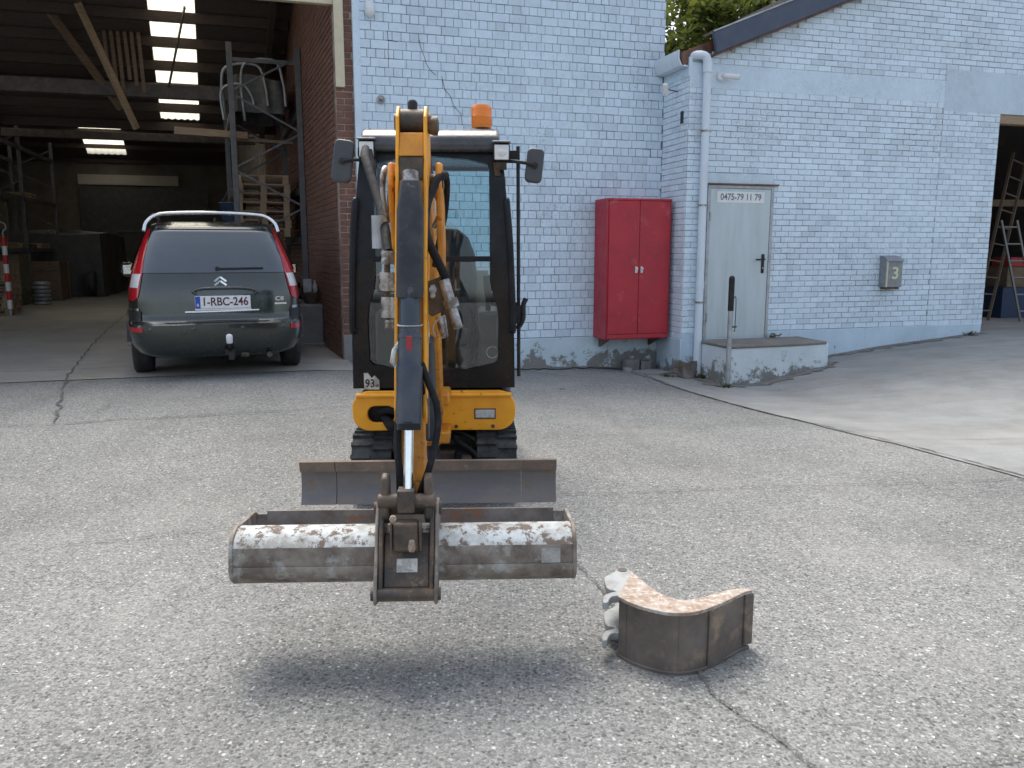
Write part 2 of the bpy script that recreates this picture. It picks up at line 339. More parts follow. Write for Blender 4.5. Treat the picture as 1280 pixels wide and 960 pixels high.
WHITE = (.625, .76, .865)
M = dict(
    agg=mat_aggregate(),
    apron=mat_concrete('apron_concrete', (.30, .305, .295), (.20, .205, .195), 1.6),
    hallfloor=mat_concrete('hall_floor_concrete', (.34, .325, .30), (.25, .24, .22)),
    dirt=mat_worn('wall_foot_dirt', (.115, .108, .098), (.20, .19, .175), 9, (.38, .62), .95, 0, .6, 40, c3=(.07, .072, .05), scale3=16, amt3=(.6, .7)),
    crack=mat_worn('crack_dirt', (.075, .072, .066), (.14, .135, .12), 30, (.4, .6), .95),
    brick_w=mat_paint_brick('painted_brick', WHITE), joint_w=mat_paint_brick('painted_joint', (.43, .53, .62), True),
    brick_d=mat_paint_brick('painted_brick_thick', (.65, .775, .87)), joint_d=mat_paint_brick('painted_joint_thick', (.45, .53, .60), True, dark=(.12, .125, .135)),
    render_w=mat_paint_brick('painted_render', (.585, .71, .805), peel_amt=(.9, .93)),
    plinth_l=mat_plinth('plinth_paint', (.52, .64, .70), -.2, .33), plinth_r=mat_plinth('plinth_paint_clean', (.52, .655, .75), -.35, .2),
    plinth_s=mat_plinth('step_paint', (.60, .68, .71), -.3, .2), steptop=mat_concrete('step_top_concrete', (.24, .225, .20), (.15, .14, .125), 3),
    redbrick=mat_worn('red_brick', (.21, .098, .07), (.13, .068, .052), 5, (.35, .65), .9, 0, .4, 60, c3=(.30, .18, .14), scale3=16, amt3=(.58, .75)),
    redjoint=mat_worn('lime_joint', (.40, .34, .28), (.20, .16, .135), 4, (.4, .6), .95, 0, .3),
    red=mat_worn('red_cabinet_paint', (.42, .018, .034), (.33, .015, .028), 2.2, (.4, .65), .42, 0, .5, 3.5, c3=(.44, .13, .13), scale3=4, amt3=(.58, .78)),
    steel_door=mat_worn('door_paint', (.50, .575, .60), (.42, .485, .505), 2.2, (.35, .68), .42, .15, .04, 40, stretch=(3, 3, .4), c3=(.36, .38, .33), scale3=7, amt3=(.68, .8)),
    white=mat_plain('white_plastic', (.74, .76, .77), .4), ink=mat_plain('dark_ink', (.02, .02, .025), .6), blueink=mat_plain('plate_blue', (.02, .08, .42), .4), greyink=mat_plain('grey_ink', (.13, .16, .19), .6),
    black=mat_worn('black_plastic', (.018, .018, .02), (.035, .035, .036), 12, (.4, .65), .45, 0, .1),
    pipe=mat_worn('pipe_paint', (.62, .70, .77), (.52, .58, .62), 4, (.5, .75), .5, 0, .05, stretch=(3, 3, .5)),
    galv=mat_worn('galvanised_steel', (.42, .44, .46), (.30, .32, .33), 8, (.4, .65), .5, .5, .1),
    mailbox=mat_worn('mailbox_grey', (.27, .29, .31), (.20, .215, .23), 14, (.4, .65), .5, .2, .1), cream=mat_plain('cream_paint', (.62, .56, .40), .6), number=mat_plain('number_yellow', (.66, .66, .40), .5),
    verge=mat_worn('slate_blue_metal', (.055, .075, .115), (.075, .09, .125), 3, (.4, .7), .55, .1, .05), rust_d=mat_worn('rusty_trim', (.16, .075, .045), (.07, .045, .035), 8),
    stone=mat_worn('grey_cobble', (.22, .215, .205), (.14, .14, .13), 10, (.4, .65), .9, 0, .4, 40), rock=mat_worn('broken_concrete', (.22, .19, .16), (.13, .115, .10), 7, (.4, .6), .95, 0, .6, 25),
    leaf=None,
    yellow=mat_worn('excavator_yellow', (.86, .38, .018), (.74, .30, .014), 5, (.4, .7), .40, 0, .05, 50, c3=(.10, .055, .03), scale3=14, amt3=(.625, .66)),
    yellow_d=mat_worn('excavator_yellow_worn', (.66, .27, .02), (.42, .16, .02), 9, (.35, .65), .55, 0, .1, 50, c3=(.05, .035, .025), scale3=15, amt3=(.57, .64)),
    cabblack=mat_worn('cab_black', (.010, .012, .016), (.022, .024, .028), 5, (.4, .7), .33, 0, .04), mask=mat_worn('glass_border', (.012, .011, .011), (.030, .021, .017), 4, (.4, .65), .28, 0, .02),
    roofpl=mat_worn('roof_plastic', (.035, .037, .042), (.075, .078, .082), 5, (.4, .7), .30, 0, .05),
    rubber=mat_worn('track_rubber', (.030, .034, .036), (.075, .078, .076), 9, (.4, .65), .85, 0, .3, 40), hose=mat_worn('hose_rubber', (.013, .014, .016), (.03, .029, .028), 14, (.5, .7), .8, 0, .2, 150),
    ramblack=mat_worn('ram_blue_black', (.030, .042, .062), (.062, .070, .082), 9, (.4, .66), .4, .1, .08, c3=(.16, .14, .12), scale3=24, amt3=(.66, .73)), guard=mat_worn('ram_guard', (.035, .038, .045), (.07, .068, .068), 7, (.4, .66), .55, 0, .1, 60, c3=(.15, .14, .125), scale3=26, amt3=(.62, .74)),
    chrome=mat_plain('chrome_rod', (.82, .86, .90), .12, 1.0), fitting=mat_worn('steel_fitting', (.42, .42, .41), (.16, .13, .11), 22, (.42, .6), .45, .7, .2),
    dirty=mat_worn('oily_steel', (.060, .053, .046), (.15, .105, .07), 12, (.4, .65), .6, .3, .3, 60, c3=(.27, .20, .14), scale3=18, amt3=(.57, .70)),
    blade=mat_worn('blade_steel', (.15, .145, .15), (.20, .175, .155), 5, (.4, .65), .5, .35, .2, 50, c3=(.20, .12, .075), scale3=10, amt3=(.58, .70), stretch=(.6, 1, 2)), bladetop=mat_worn('blade_top_rust', (.21, .155, .12), (.14, .11, .09), 8, (.4, .65), .65, .2, .3, c3=(.28, .25, .22), scale3=18, amt3=(.6, .7)),
    bkt=mat_worn('bucket_back', (.28, .245, .205), (.13, .105, .085), 9, (.38, .60), .65, .1, .35, 45, c3=(.34, .335, .31), scale3=10, amt3=(.54, .62)),
    bktwhite=mat_worn('bucket_flaked_white', (.54, .58, .58), (.33, .33, .30), 14, (.38, .62), .85, 0, .5, 45, c3=(.15, .115, .09), scale3=24, amt3=(.50, .56)),
    bktin=mat_worn('bucket_inside', (.24, .215, .19), (.14, .11, .09), 6, (.4, .6), .6, .2, .2, c3=(.28, .13, .06), scale3=7, amt3=(.58, .66)),
    shell=mat_worn('loose_bucket_steel', (.17, .145, .125), (.095, .08, .07), 6, (.35, .65), .5, .2, .3, 50, c3=(.27, .20, .14), scale3=9, amt3=(.52, .66)),
    shelltop=mat_worn('loose_bucket_worn', (.38, .33, .275), (.26, .17, .11), 18, (.38, .62), .65, .1, .4, 50, c3=(.50, .48, .44), scale3=45, amt3=(.50, .62)), ear=mat_worn('ear_grey', (.37, .385, .38), (.24, .24, .23), 11, (.4, .65), .5, .25, .2, c3=(.20, .14, .10), scale3=20, amt3=(.63, .7)),
    earedge=mat_worn('ear_dark', (.055, .048, .044), (.10, .08, .065), 12),
    amber=mat_plain('amber_lens', (.90, .24, .01), .25, 0, .3), lamp=mat_plain('lamp_lens', (.66, .68, .68), .15, .1, .5), decal=mat_worn('decal_white', (.52, .52, .48), (.30, .28, .25), 30, (.45, .6), .6),
    cabglass=mat_glass('cab_glass', (.66, .83, .86), .55), lowglass=mat_glass('cab_low_glass', (.72, .76, .72), 1.1),
    seat=mat_plain('seat_vinyl', (.045, .055, .072), .6), cabfloor=mat_worn('cab_floor', (.085, .07, .055), (.05, .045, .04), 10), glove=mat_plain('grey_panel', (.12, .12, .12), .6), mirror=mat_plain('mirror_back', (.055, .060, .068), .45), cabpale=mat_plain('pale_panel', (.55, .53, .46), .6),
    carpaint=mat_worn('car_grey_green', (.040, .049, .045), (.035, .043, .040), 2, (.3, .7), .22, .5, 0, 50, 1.0), carglass=mat_worn('car_dark_glass', (.035, .05, .062), (.05, .068, .082), 2, (.3, .7), .05, 0, 0, 50, 1.0), carblack=mat_plain('car_black', (.015, .015, .016), .45), redlens=mat_plain('red_lens', (.48, .012, .022), .15, 0, .8), clearlens=mat_plain('clear_lens', (.72, .72, .72), .15, 0, .8), carchrome=mat_plain('car_chrome', (.72, .74, .76), .18, 1.0), tyre=mat_worn('tyre_rubber', (.016, .016, .017), (.035, .034, .033), 20), rim=mat_plain('wheel_rim', (.4, .4, .41), .35, .8),
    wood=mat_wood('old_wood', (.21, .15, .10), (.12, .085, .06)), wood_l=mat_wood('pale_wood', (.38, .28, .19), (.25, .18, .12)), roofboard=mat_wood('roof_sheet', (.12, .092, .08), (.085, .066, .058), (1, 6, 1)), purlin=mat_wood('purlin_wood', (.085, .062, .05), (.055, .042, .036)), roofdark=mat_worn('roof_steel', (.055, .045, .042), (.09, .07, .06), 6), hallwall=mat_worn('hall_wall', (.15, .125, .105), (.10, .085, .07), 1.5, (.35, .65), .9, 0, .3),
    skylight=mat_translucent('skylight_panel', (.92, .88, .70)), rack=mat_worn('rack_steel', (.075, .082, .095), (.12, .11, .10), 8, (.4, .65), .5, .3, .1), tarp=mat_worn('grey_tarp', (.17, .165, .155), (.10, .095, .09), 6, (.35, .6), .75, 0, .4, 15), bluebox=mat_plain('blue_plastic', (.018, .04, .09), .5), concblock=mat_concrete('concrete_block', (.30, .30, .29), (.20, .20, .195), 3), redtape=mat_plain('red_band', (.50, .02, .025), .5), junk=mat_worn('rusty_scrap', (.13, .09, .06), (.07, .055, .045), 9, (.4, .6), .8, .2, .4), crate=mat_worn('olive_crate', (.13, .125, .085), (.085, .08, .06), 5), darkbox=mat_worn('dark_crate', (.05, .05, .052), (.075, .07, .065), 5),
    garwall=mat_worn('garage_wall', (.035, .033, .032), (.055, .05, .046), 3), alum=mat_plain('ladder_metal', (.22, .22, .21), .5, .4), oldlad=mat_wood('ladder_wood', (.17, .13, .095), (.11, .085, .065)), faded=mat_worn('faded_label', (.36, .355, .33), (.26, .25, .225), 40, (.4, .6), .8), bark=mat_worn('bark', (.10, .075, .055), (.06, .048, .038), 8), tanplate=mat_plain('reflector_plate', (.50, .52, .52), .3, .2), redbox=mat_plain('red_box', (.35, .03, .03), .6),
)
for k_ in ('hose', 'cabblack', 'mask', 'black', 'rubber', 'guard'):     # Specular tweak for dull plastics
    M[k_].node_tree.nodes['Principled BSDF'].inputs['Specular IOR Level'].default_value = .2
lm = NT('tree_leaf'); lr = lm.n('ShaderNodeTexWhiteNoise'); lm.l(lm.pos(), lr.inputs[0])
lm.base(lm.ramp(lm.noise(.9, 4), [(.3, (.035, .062, .014)), (.7, (.12, .15, .03))])); lm.set(.6, 0, .3); M['leaf'] = lm.m
tl = lm.n('ShaderNodeBsdfTranslucent'); lm.l(lm.ramp(lm.noise(.9, 4), [(.3, (.09, .13, .02)), (.7, (.24, .27, .05))]), tl.inputs[0])
mx = lm.n('ShaderNodeMixShader'); mx.inputs[0].default_value = .4; lm.l(lm.b.outputs[0], mx.inputs[1]); lm.l(tl.outputs[0], mx.inputs[2]); lm.l(mx.outputs[0], lm.out.inputs[0])
wm_ = NT('weed_leaf'); wm_.base(wm_.ramp(wm_.noise(20, 3), [(.3, (.035, .055, .018)), (.7, (.08, .10, .03))])); wm_.set(.7); M['weed'] = wm_.m
# ------------------------------------------------------------------ setting: ground
def F(u, v, z=0.0): p = U * u + V * v; return Vector((p.x, p.y, z))
def proj(P):
    d = Vector(P) - Vector((0, 0, EYE)); fw = d.y * CP - d.z * SP; dn = -d.y * SP - d.z * CP
    return 640 + FPX * d.x / fw, 480 + FPX * dn / fw, fw
def axis(a, b, fine, f0, f1):
    out = []; x = a
    while x < b:
        out.append(x); x += fine if f0 <= x <= f1 else max(fine, min(abs(x - f0), abs(x - f1)) * .35 + fine)
    out.append(b); return out
xs = axis(-70, 70, .25, -8, 12); ys = axis(-40, 90, .25, 1.5, 16)
g = MB(); nx = len(xs)
g.v = [Vector((x, y, gz(x, y))) for y in ys for x in xs]
g.f = [(j * nx + i, j * nx + i + 1, (j + 1) * nx + i + 1, (j + 1) * nx + i) for j in range(len(ys) - 1) for i in range(nx - 1)]
struct(g.build('yard_ground', M['agg'], smooth_a=60))
def sheet(name, u0, u1, v0, v1, mat, dz, n=.25, edge=None):
    g = MB(); nu = max(1, int((u1 - u0) / n)); nv = max(1, int((v1 - v0) / n))
    def fn(a, b):
        v = v0 + (v1 - v0) * b; ul = edge(v) if edge else u0; p = F(ul + (u1 - ul) * a, v); p.z = gz(p.x, p.y) + dz; return p
    g.grid(fn, nu, nv); return struct(g.build(name, mat, smooth_a=60))
random.seed(3)
wob = [random.uniform(-.02, .02) for _ in range(400)]
sheet('apron_slab', 4.8, 16, 2.2, 10.25, M['apron'], .008, edge=lambda v: 4.78 + wob[int(v * 20) % 400] + (.12 * math.sin(v * .7)) * .5)
sheet('hall_floor', -13, 1.0, 9.75, 42.2, M['hallfloor'], .008, n=.5)
sheet('garage_floor', 10.5, 17, 10.25, 18, M['hallfloor'], .010, n=.5)

def ribbon(name, pts, wd, label=None, jit=.02, dz=.012, seg=14):
    """a joint or crack in the slab, ragged edged, following the ground"""
    P = catmull([p.copy() for p in pts], seg); m = MB(); vs = []
    for i, p in enumerate(P):
        d = (P[min(i + 1, len(P) - 1)] - P[max(i - 1, 0)]); d.z = 0; d.normalize(); nrm = Vector((-d.y, d.x, 0))
        c = p + nrm * random.uniform(-jit, jit); a = wd * random.uniform(.25, 1.0)
        if i in (0, len(P) - 1): a *= .2
        for s in (-1, 1):
            q = c + nrm * (a * s * random.uniform(.6, 1.2)); q.z = gz(q.x, q.y) + dz; vs.append(q)
    m.add(vs, [(2 * i, 2 * i + 1, 2 * i + 3, 2 * i + 2) for i in range(len(P) - 1)])
    return struct(m.build(name, M['crack']))
G = on_ground
ribbon('slab_joint', [F(4.9, 10.15), F(4.80, 9.2), F(4.75, 8.3), F(4.70, 7.2), F(4.74, 6.2), F(4.80, 5.2), F(4.83, 4.2), F(4.83, 3.0)], .013, jit=.012, dz=.014)
ribbon('ground_crack', [G(872, 838), G(890, 868), G(915, 888), G(940, 905), G(968, 922), G(990, 940), G(1012, 958), G(1040, 985)], .008, jit=.008)
ribbon('ground_crack', [G(716, 702), G(735, 720), G(752, 738), G(775, 768), G(800, 790), G(850, 822)], .006, jit=.008)
ribbon('ground_crack', [G(1185, 962), G(1235, 957), G(1280, 950), G(1340, 944)], .006, jit=.006)
ribbon('ground_crack', [G(-60, 696), G(0, 692), G(80, 683), G(160, 676), G(230, 667), G(330, 660)], .004, jit=.012)
ribbon('ground_crack', [G(690, 620), G(760, 618), G(900, 612), G(1040, 607), G(1170, 604), G(1320, 598)], .005, jit=.015)
ribbon('slab_joint', [G(-60, 536), G(0, 534), G(72, 531), G(158, 525), G(316, 517), G(442, 509)], .009, jit=.015)
ribbon('slab_joint', [G(-40, 467), G(0, 466), G(88, 463), G(125, 461), G(160, 458)], .012, jit=.02)
ribbon('slab_joint', [G(162, 390), G(140, 408), G(115, 432), G(97, 455), G(86, 470), G(76, 500), G(70, 530)], .016, jit=.02)
ribbon('ground_crack', [G(120, 435), G(170, 434)], .012)
ribbon('ground_crack', [G(645, 462), G(700, 470), G(760, 474), G(800, 478)], .01, jit=.02)

def dirt(name, pts, wd):
    P = catmull(pts, 10); m = MB(); vs = []
    for i, p in enumerate(P):
        d = (P[min(i + 1, len(P) - 1)] - P[max(i - 1, 0)]); d.z = 0; d.normalize(); nrm = Vector((d.y, -d.x, 0))
        for k in (-.06, wd * random.uniform(.35, 1.1)):
            q = p + nrm * k; q.z = gz(q.x, q.y) + .016; vs.append(q)
    m.add(vs, [(2 * i, 2 * i + 1, 2 * i + 3, 2 * i + 2) for i in range(len(P) - 1)]); return struct(m.build(name, M['dirt']))
dirt('dirt_strip', [F(7.2, 9.99), F(8.0, 9.98), F(8.8, 9.985), F(9.6, 9.98), F(10.5, 9.985)], .22)
dirt('dirt_strip', [F(2.6, 10.70), F(3.4, 10.70), F(4.2, 10.70), F(5.3, 10.68)], .20)
dirt('dirt_strip', [F(5.35, 9.95), F(5.64, 9.9), F(5.60, 9.5), F(5.56, 9.15), F(6.4, 9.17), F(7.1, 9.28), F(7.4, 9.6)], .20)
# ------------------------------------------------------------------ bricks
def brick_geo(wd, h, f=.005, d=.03, ch=.004):
    a, b = wd / 2, h / 2
    vs = [(-a, d, -b), (a, d, -b), (a, d, b), (-a, d, b), (-a, -f + ch, -b), (a, -f + ch, -b), (a, -f + ch, b), (-a, -f + ch, b)]
    c = ch * 1.1; vs += [(-a + c, -f, -b + c), (a - c, -f, -b + c), (a - c, -f, b - c), (-a + c, -f, b - c)]
    return [Vector(p) for p in vs], [(0, 1, 5, 4), (1, 2, 6, 5), (2, 3, 7, 6), (3, 0, 4, 7), (4, 5, 9, 8), (5, 6, 10, 9), (6, 7, 11, 10), (7, 4, 8, 11), (8, 9, 10, 11)]
def layout(u0, u1, z0, z1, course, length, gap, bond):
    out = []; r = 0; z = z0
    while z + course * .5 < z1:
        if bond == 'english': L = length if r % 2 == 0 else length / 2
        else: L = length
        off = (length * .25 if (bond == 'english' and r % 2) else (length * .5 if bond == 'running' and r % 2 else 0)) + (r * .37 % 1) * (.02)
        u = u0 - off; 
        while u < u1 - .02:
            a = max(u, u0); b = min(u + L, u1)
            if b - a > .03: out.append((round((a + b) / 2, 4), z + course / 2, round(b - a - gap, 3), course - gap))
            u += L
        z += course; r += 1
    return out
def lay_bricks(bricks, to_local, to_world, parent, mat, n_obj, rot=0.0, skip_px=None):
    """the bricks that show largest become objects, the rest one joined mesh"""
    cam_p = Vector((0, 0, EYE)); vis = []; rest = []
    for b in bricks:
        wp = to_world(b[0], b[1]); x, y, d = proj(wp)
        ok = 0 < x < 1280 and 0 < y < 960 and not (skip_px and skip_px(x, y))
        (vis if ok else rest).append((((wp - cam_p).length) / (b[2] ** .5), b))
    vis.sort(key=lambda t: t[0]); rest += vis[n_obj:]; vis = vis[:n_obj]
    cache = {}
    for _, (u, z, wd, h) in vis:
        k = (wd, round(h, 4))
        if k not in cache:
            g_ = MB(); g_.add(*brick_geo(*k)); cache[k] = g_.mesh('brick', mat)
        o = bpy.data.objects.new('brick', cache[k]); col.objects.link(o); o.parent = parent
        p = to_local(u, z) + Vector((0, 0, random.uniform(-.0015, .0015))); o.location = p; o.rotation_euler = (random.uniform(-.012, .012), random.uniform(-.007, .007), rot + random.uniform(-.008, .008))
    m = MB(); rm = Matrix.Rotation(rot, 3, 'Z')
    for _, (u, z, wd, h) in rest:
        vs, fs = brick_geo(wd + random.uniform(-.003, .002), h + random.uniform(-.0025, .0015), f=.005 + random.uniform(-.002, .002)); p = to_local(u, z) + Vector((0, 0, random.uniform(-.0015, .0015))); tw = random.uniform(-.007, .007); vs = [Vector((q.x, q.y, q.z + q.x * tw)) for q in vs]
        m.add([rm @ q + p for q in vs], fs)
    if m.v: stuff(m.build('brickwork', mat, parent))

# ------------------------------------------------------------------ warehouse (white front wall, hall behind its open doorway)
VW, UC, UE = 10.716, 1.18, 5.405
wh = empty('warehouse', F(UC, VW, 0), AW, 'tall warehouse with pale blue painted brick front and dark open hall', 'building')
def wl(u, v, z=0.0): return Vector((u - UC, v - VW, z))
def wbox(m, u0, u1, v0, v1, z0, z1): return m.box(u0 - UC, u1 - UC, v0 - VW, v1 - VW, z0, z1)
def hs_(u, v): return u - .07 * (v - 10.8)      # the hall runs a few degrees off square to its front
front = wbox(MB(), UC, UE, VW + .004, VW + .30, -.5, 6.6).build('wall', M['joint_w'], wh)
bl = layout(UC, UE, .318, 6.5, .1075, .222, .0065, 'english')
lay_bricks(bl, lambda u, z: wl(u, VW, z), lambda u, z: F(u, VW, z), front, M['brick_w'], 300, skip_px=lambda x, y: (440 < x < 650 and y > 168) or (738 < x < 842 and 245 < y < 425))
wbox(MB(), 1.20, UE - .004, VW - .022, VW + .02, -.5, .312).build('plinth', M['plinth_l'], wh, bevel=.008)
# quoin strip at the door corner and cracks in the wall
wbox(MB(), UC - .004, UC + .085, VW - .012, VW + .10, .312, 6.5).build('corner_strip', M['render_w'], wh, bevel=.004)
for pts in ([(524, 50), (526, 60), (531, 72), (532, 78), (538, 88), (545, 94)], [(552, 95), (556, 112), (563, 120), (567, 132), (576, 142), (578, 156)], [(484, 38), (485, 50), (497, 52)], [(485, 62), (486, 74)], [(803, 186), (813, 187), (813, 197)]):
    P = []; m = MB()
    for x, y in pts:
        d = ray(x, y); t = (V * (VW - .008)).dot(V) / d.dot(V); q = d * t + Vector((0, 0, EYE)); P.append(wl(q.dot(U), VW - .0055, q.z))
    for a, b in zip(P, P[1:]): m.bar(a, b, .004, .010, up=(0, 1, 0))
    m.build('wall_crack', M['ink'], wh)
# brick reveal and side wall of the hall
side = MB(); wbox(side, .955, UC - .004, VW + .06, VW + .5, -.3, 6.4)
S0, S1 = VW + .12, 41.0
def sidep(v, off=0.0): return hs_(.94 + off, v)
side.add([wl(sidep(S0, .006), S0, -.3), wl(sidep(S1, .006), S1, -.3), wl(sidep(S1, .006), S1, 6.6), wl(sidep(S0, .006), S0, 6.6), wl(sidep(S0, .25), S0, -.3), wl(sidep(S1, .25), S1, -.3), wl(sidep(S1, .25), S1, 6.6), wl(sidep(S0, .25), S0, 6.6)],
         [(0, 1, 2, 3), (4, 7, 6, 5), (0, 4, 5, 1), (3, 2, 6, 7), (0, 3, 7, 4), (1, 5, 6, 2)])
side = side.build('side_wall', M['redjoint'], wh)
bl = layout(.955, UC - .006, .1, 5.0, .078, .215, .011, 'running')
lay_bricks(bl, lambda u, z: wl(u, VW + .058, z), lambda u, z: F(u, VW + .058, z), side, M['redbrick'], 40, skip_px=lambda x, y: x > 438)
bl = layout(S0, S0 + 11, .1, 5.6, .078, .215, .011, 'running')
lay_bricks(bl, lambda v, z: wl(sidep(v), v, z), lambda v, z: F(sidep(v), v, z), side, M['redbrick'], 160, rot=R(-90) + math.atan(.07), skip_px=lambda x, y: x > 424 or y > 370)
wbox(MB(), .948, UC - .002, VW + .045, VW + .5, -.3, .43).build('pier_base', M['concblock'], wh, bevel=.01)
# cream board on the pier and the door track above
wbox(MB(), .955, 1.07, VW + .02, VW + .058, 3.50, 4.62).build('cream_board', M['cream'], wh, bevel=.006)
wbox(MB(), -.2, 1.07, VW + .07, VW + .16, 4.47, 4.60).build('door_track', M['cream'], wh, bevel=.006)
# shell of the hall
def wall_uv(name, pts, z0, z1, th, mat):
    m = MB()
    for (ua, va), (ub, vb) in zip(pts, pts[1:]):
        a, b = wl(ua, va, 0), wl(ub, vb, 0); d = (b - a).normalized(); n = Vector((-d.y, d.x, 0)) * th
        m.pz([(a.x, a.y), (b.x, b.y), ((b + n).x, (b + n).y), ((a + n).x, (a + n).y)], z0, z1)
    return m.build(name, mat, wh)
VB = 39.5
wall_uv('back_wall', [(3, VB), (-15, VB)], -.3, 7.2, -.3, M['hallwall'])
LW = -9.6
# left wall with window openings
lws = [(12.5, 13.6), (17, 18), (22.5, 24), (27.5, 29), (33, 34.5)]
m = MB()
def lwbox(m, v0, v1, z0, z1, o0=0.0, o1=-.25):
    pl = [(hs_(LW + o, v) - UC, v - VW) for o, v in ((o0, v0), (o0, v1), (o1, v1), (o1, v0))]; return m.pz(pl, z0, z1)
lwbox(m, 10.7, VB, -.3, 3.3); lwbox(m, 10.7, VB, 4.9, 7.2)
pv = 10.7
for a, b in lws + [(VB, VB)]:
    lwbox(m, pv, a, 3.3, 4.9); pv = b
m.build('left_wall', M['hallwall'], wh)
for a, b in lws: lwbox(MB(), a, b, 3.3, 4.9, -.10, -.11).build('window', M['skylight'], wh)
# two roof bays
RID1, VAL = (13.3, 6.26), (18.35, 4.03)
RID2, EAV2 = (27.5, 8.9), (39.6, 5.35)
def slope(m, a, b, u0, u1, th=.03):
    (va, za), (vb, zb) = a, b
    vs = [wl(hs_(u, v), v, z + k) for k in (0, th) for (v, z) in ((va, za), (vb, zb)) for u in (u0, u1)]
    return m.add(vs, [(0, 1, 3, 2), (4, 6, 7, 5), (0, 4, 5, 1), (2, 3, 7, 6), (0, 2, 6, 4), (1, 5, 7, 3)])
def lerp2(a, b, t): return (a[0] + (b[0] - a[0]) * t, a[1] + (b[1] - a[1]) * t)
def roof_with_lights(a, b, lights, t0, t1, ul=-10.2, ur=6.0):
    """roof sheet with translucent strips let in between t0 and t1; lights = list of (u0,u1)"""
    rf = MB(); slope(rf, a, lerp2(a, b, t0), ul, ur) if t0 > 0 else None; slope(rf, lerp2(a, b, t1), b, ul, ur) if t1 < 1 else None
    p = ul
    for u0, u1 in lights + [(ur, ur)]:
        if u0 - p > .01: slope(rf, lerp2(a, b, t0), lerp2(a, b, t1), p, u0)
        p = u1
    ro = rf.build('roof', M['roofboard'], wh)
    for u0, u1 in lights:
        # corrugated translucent sheet
        sk = MB(); n = 24
        def fn(i, j):
            v, z = lerp2(lerp2(a, b, t0), lerp2(a, b, t1), j); return wl(hs_(u0 + (u1 - u0) * i, v), v, z + .012 * math.sin(i * n * 1.6))
        sk.grid(fn, n * 3, 1); sk.build('skylight', M['skylight'], ro, smooth_a=80)
    return ro
roof_with_lights((10.6, 5.3), RID1, [(-7.5, -6.5), (-1.6, -.55)], .1, .9)  # front slope is out of view; its skylights are added to brighten the hall
r1 = roof_with_lights(RID1, VAL, [(-1.30, -.58)], .05, .97)
roof_with_lights(VAL, RID2, [(-7.2, -5.8), (-2.6, -1.2)], .3, .8)  # unseen slope, extra skylights added here to let more light into the hall
r2 = roof_with_lights(RID2, EAV2, [(-4.85, -3.35)], .68, .95)
# purlins under the slopes
def purlins(a, b, n, ro, wd=.09, h=.16, ul=-10, ur=.9, t0=.03):
    for k in range(n):
        v, z = lerp2(a, b, t0 + (1 - t0 * 1.5) * k / (n - 1))
        m = MB(); m.bar(wl(hs_(ul, v), v, z - h / 2 - .02), wl(hs_(ur, v), v, z - h / 2 - .02), wd, h); m.build('purlin', M['purlin'], ro)
purlins(RID1, VAL, 9, r1); purlins(RID2, EAV2, 9, r2)
# rafters and trusses
for u in (-8.6, -6.4, -4.2, .6):
    m = MB(); m.bar(wl(hs_(u, RID1[0]), RID1[0], RID1[1] - .26), wl(hs_(u, VAL[0]), VAL[0], VAL[1] - .26), .09, .16); m.build('rafter', M['purlin'], wh)
m = MB(); m.bar(wl(-9.7, 16.0, 4.24), wl(hs_(.9, 16.0), 16.0, 4.24), .14, .24); m.build('tie_beam', M['roofdark'], wh, bevel=.01)
m = MB(); m.bar(wl(-10.6, 24.5, 4.5), wl(hs_(.9, 24.5), 24.5, 4.5), .14, .2); m.build('tie_beam', M['roofdark'], wh, bevel=.01)
m = MB(); m.bar(wl(-2.60, 15.0, 5.34), wl(-1.98, 15.85, 3.58), .07, .10); m.build('brace_plank', M['wood_l'], wh, bevel=.004)
m = MB(); m.bar(wl(-1.02, 14.9, 5.38), wl(-1.42, 15.85, 4.30), .022, .05); m.build('brace_rod', M['roofdark'], wh)
m = MB(); m.bar(wl(-3.10, 15.3, 5.3), wl(-2.25, 16.2, 3.95), .09, .10); m.build('brace_plank', M['wood'], wh)
for k in range(6):
    u = -2.33 + k * .105; m = MB(); m.bar(wl(u, 15.7 + .05 * (k % 2), 4.36 - .1 * (k % 3)), wl(u - .03, 15.7, 5.12), .055, .02); m.build('hanging_board', M['wood'], wh)
# back door with a light band over it
m = MB(); m.box(-7.35 - UC, -2.2 - UC, VB - .12 - VW, VB - .04 - VW, .1, 4.22); bd = m.build('sliding_door', M['darkbox'], wh)
wbox(MB(), -7.35, -3.4, VB - .14, VB - .05, 4.30, 4.72).build('light_band', M['clearlens'] if False else mat_plain('pale_band', (.42, .37, .31), .6), wh)
m = MB(); wbox(m, -6.1, -6.02, VB - .18, VB - .12, .12, 2.4); wbox(m, -4.4, -4.32, VB - .18, VB - .12, .12, 2.4); wbox(m, -6.02, -4.4, VB - .18, VB - .12, 2.32, 2.4); wbox(m, -7.3, -2.3, VB - .18, VB - .12, .12, .22); m.build('wicket_frame', M['rack'], bd)

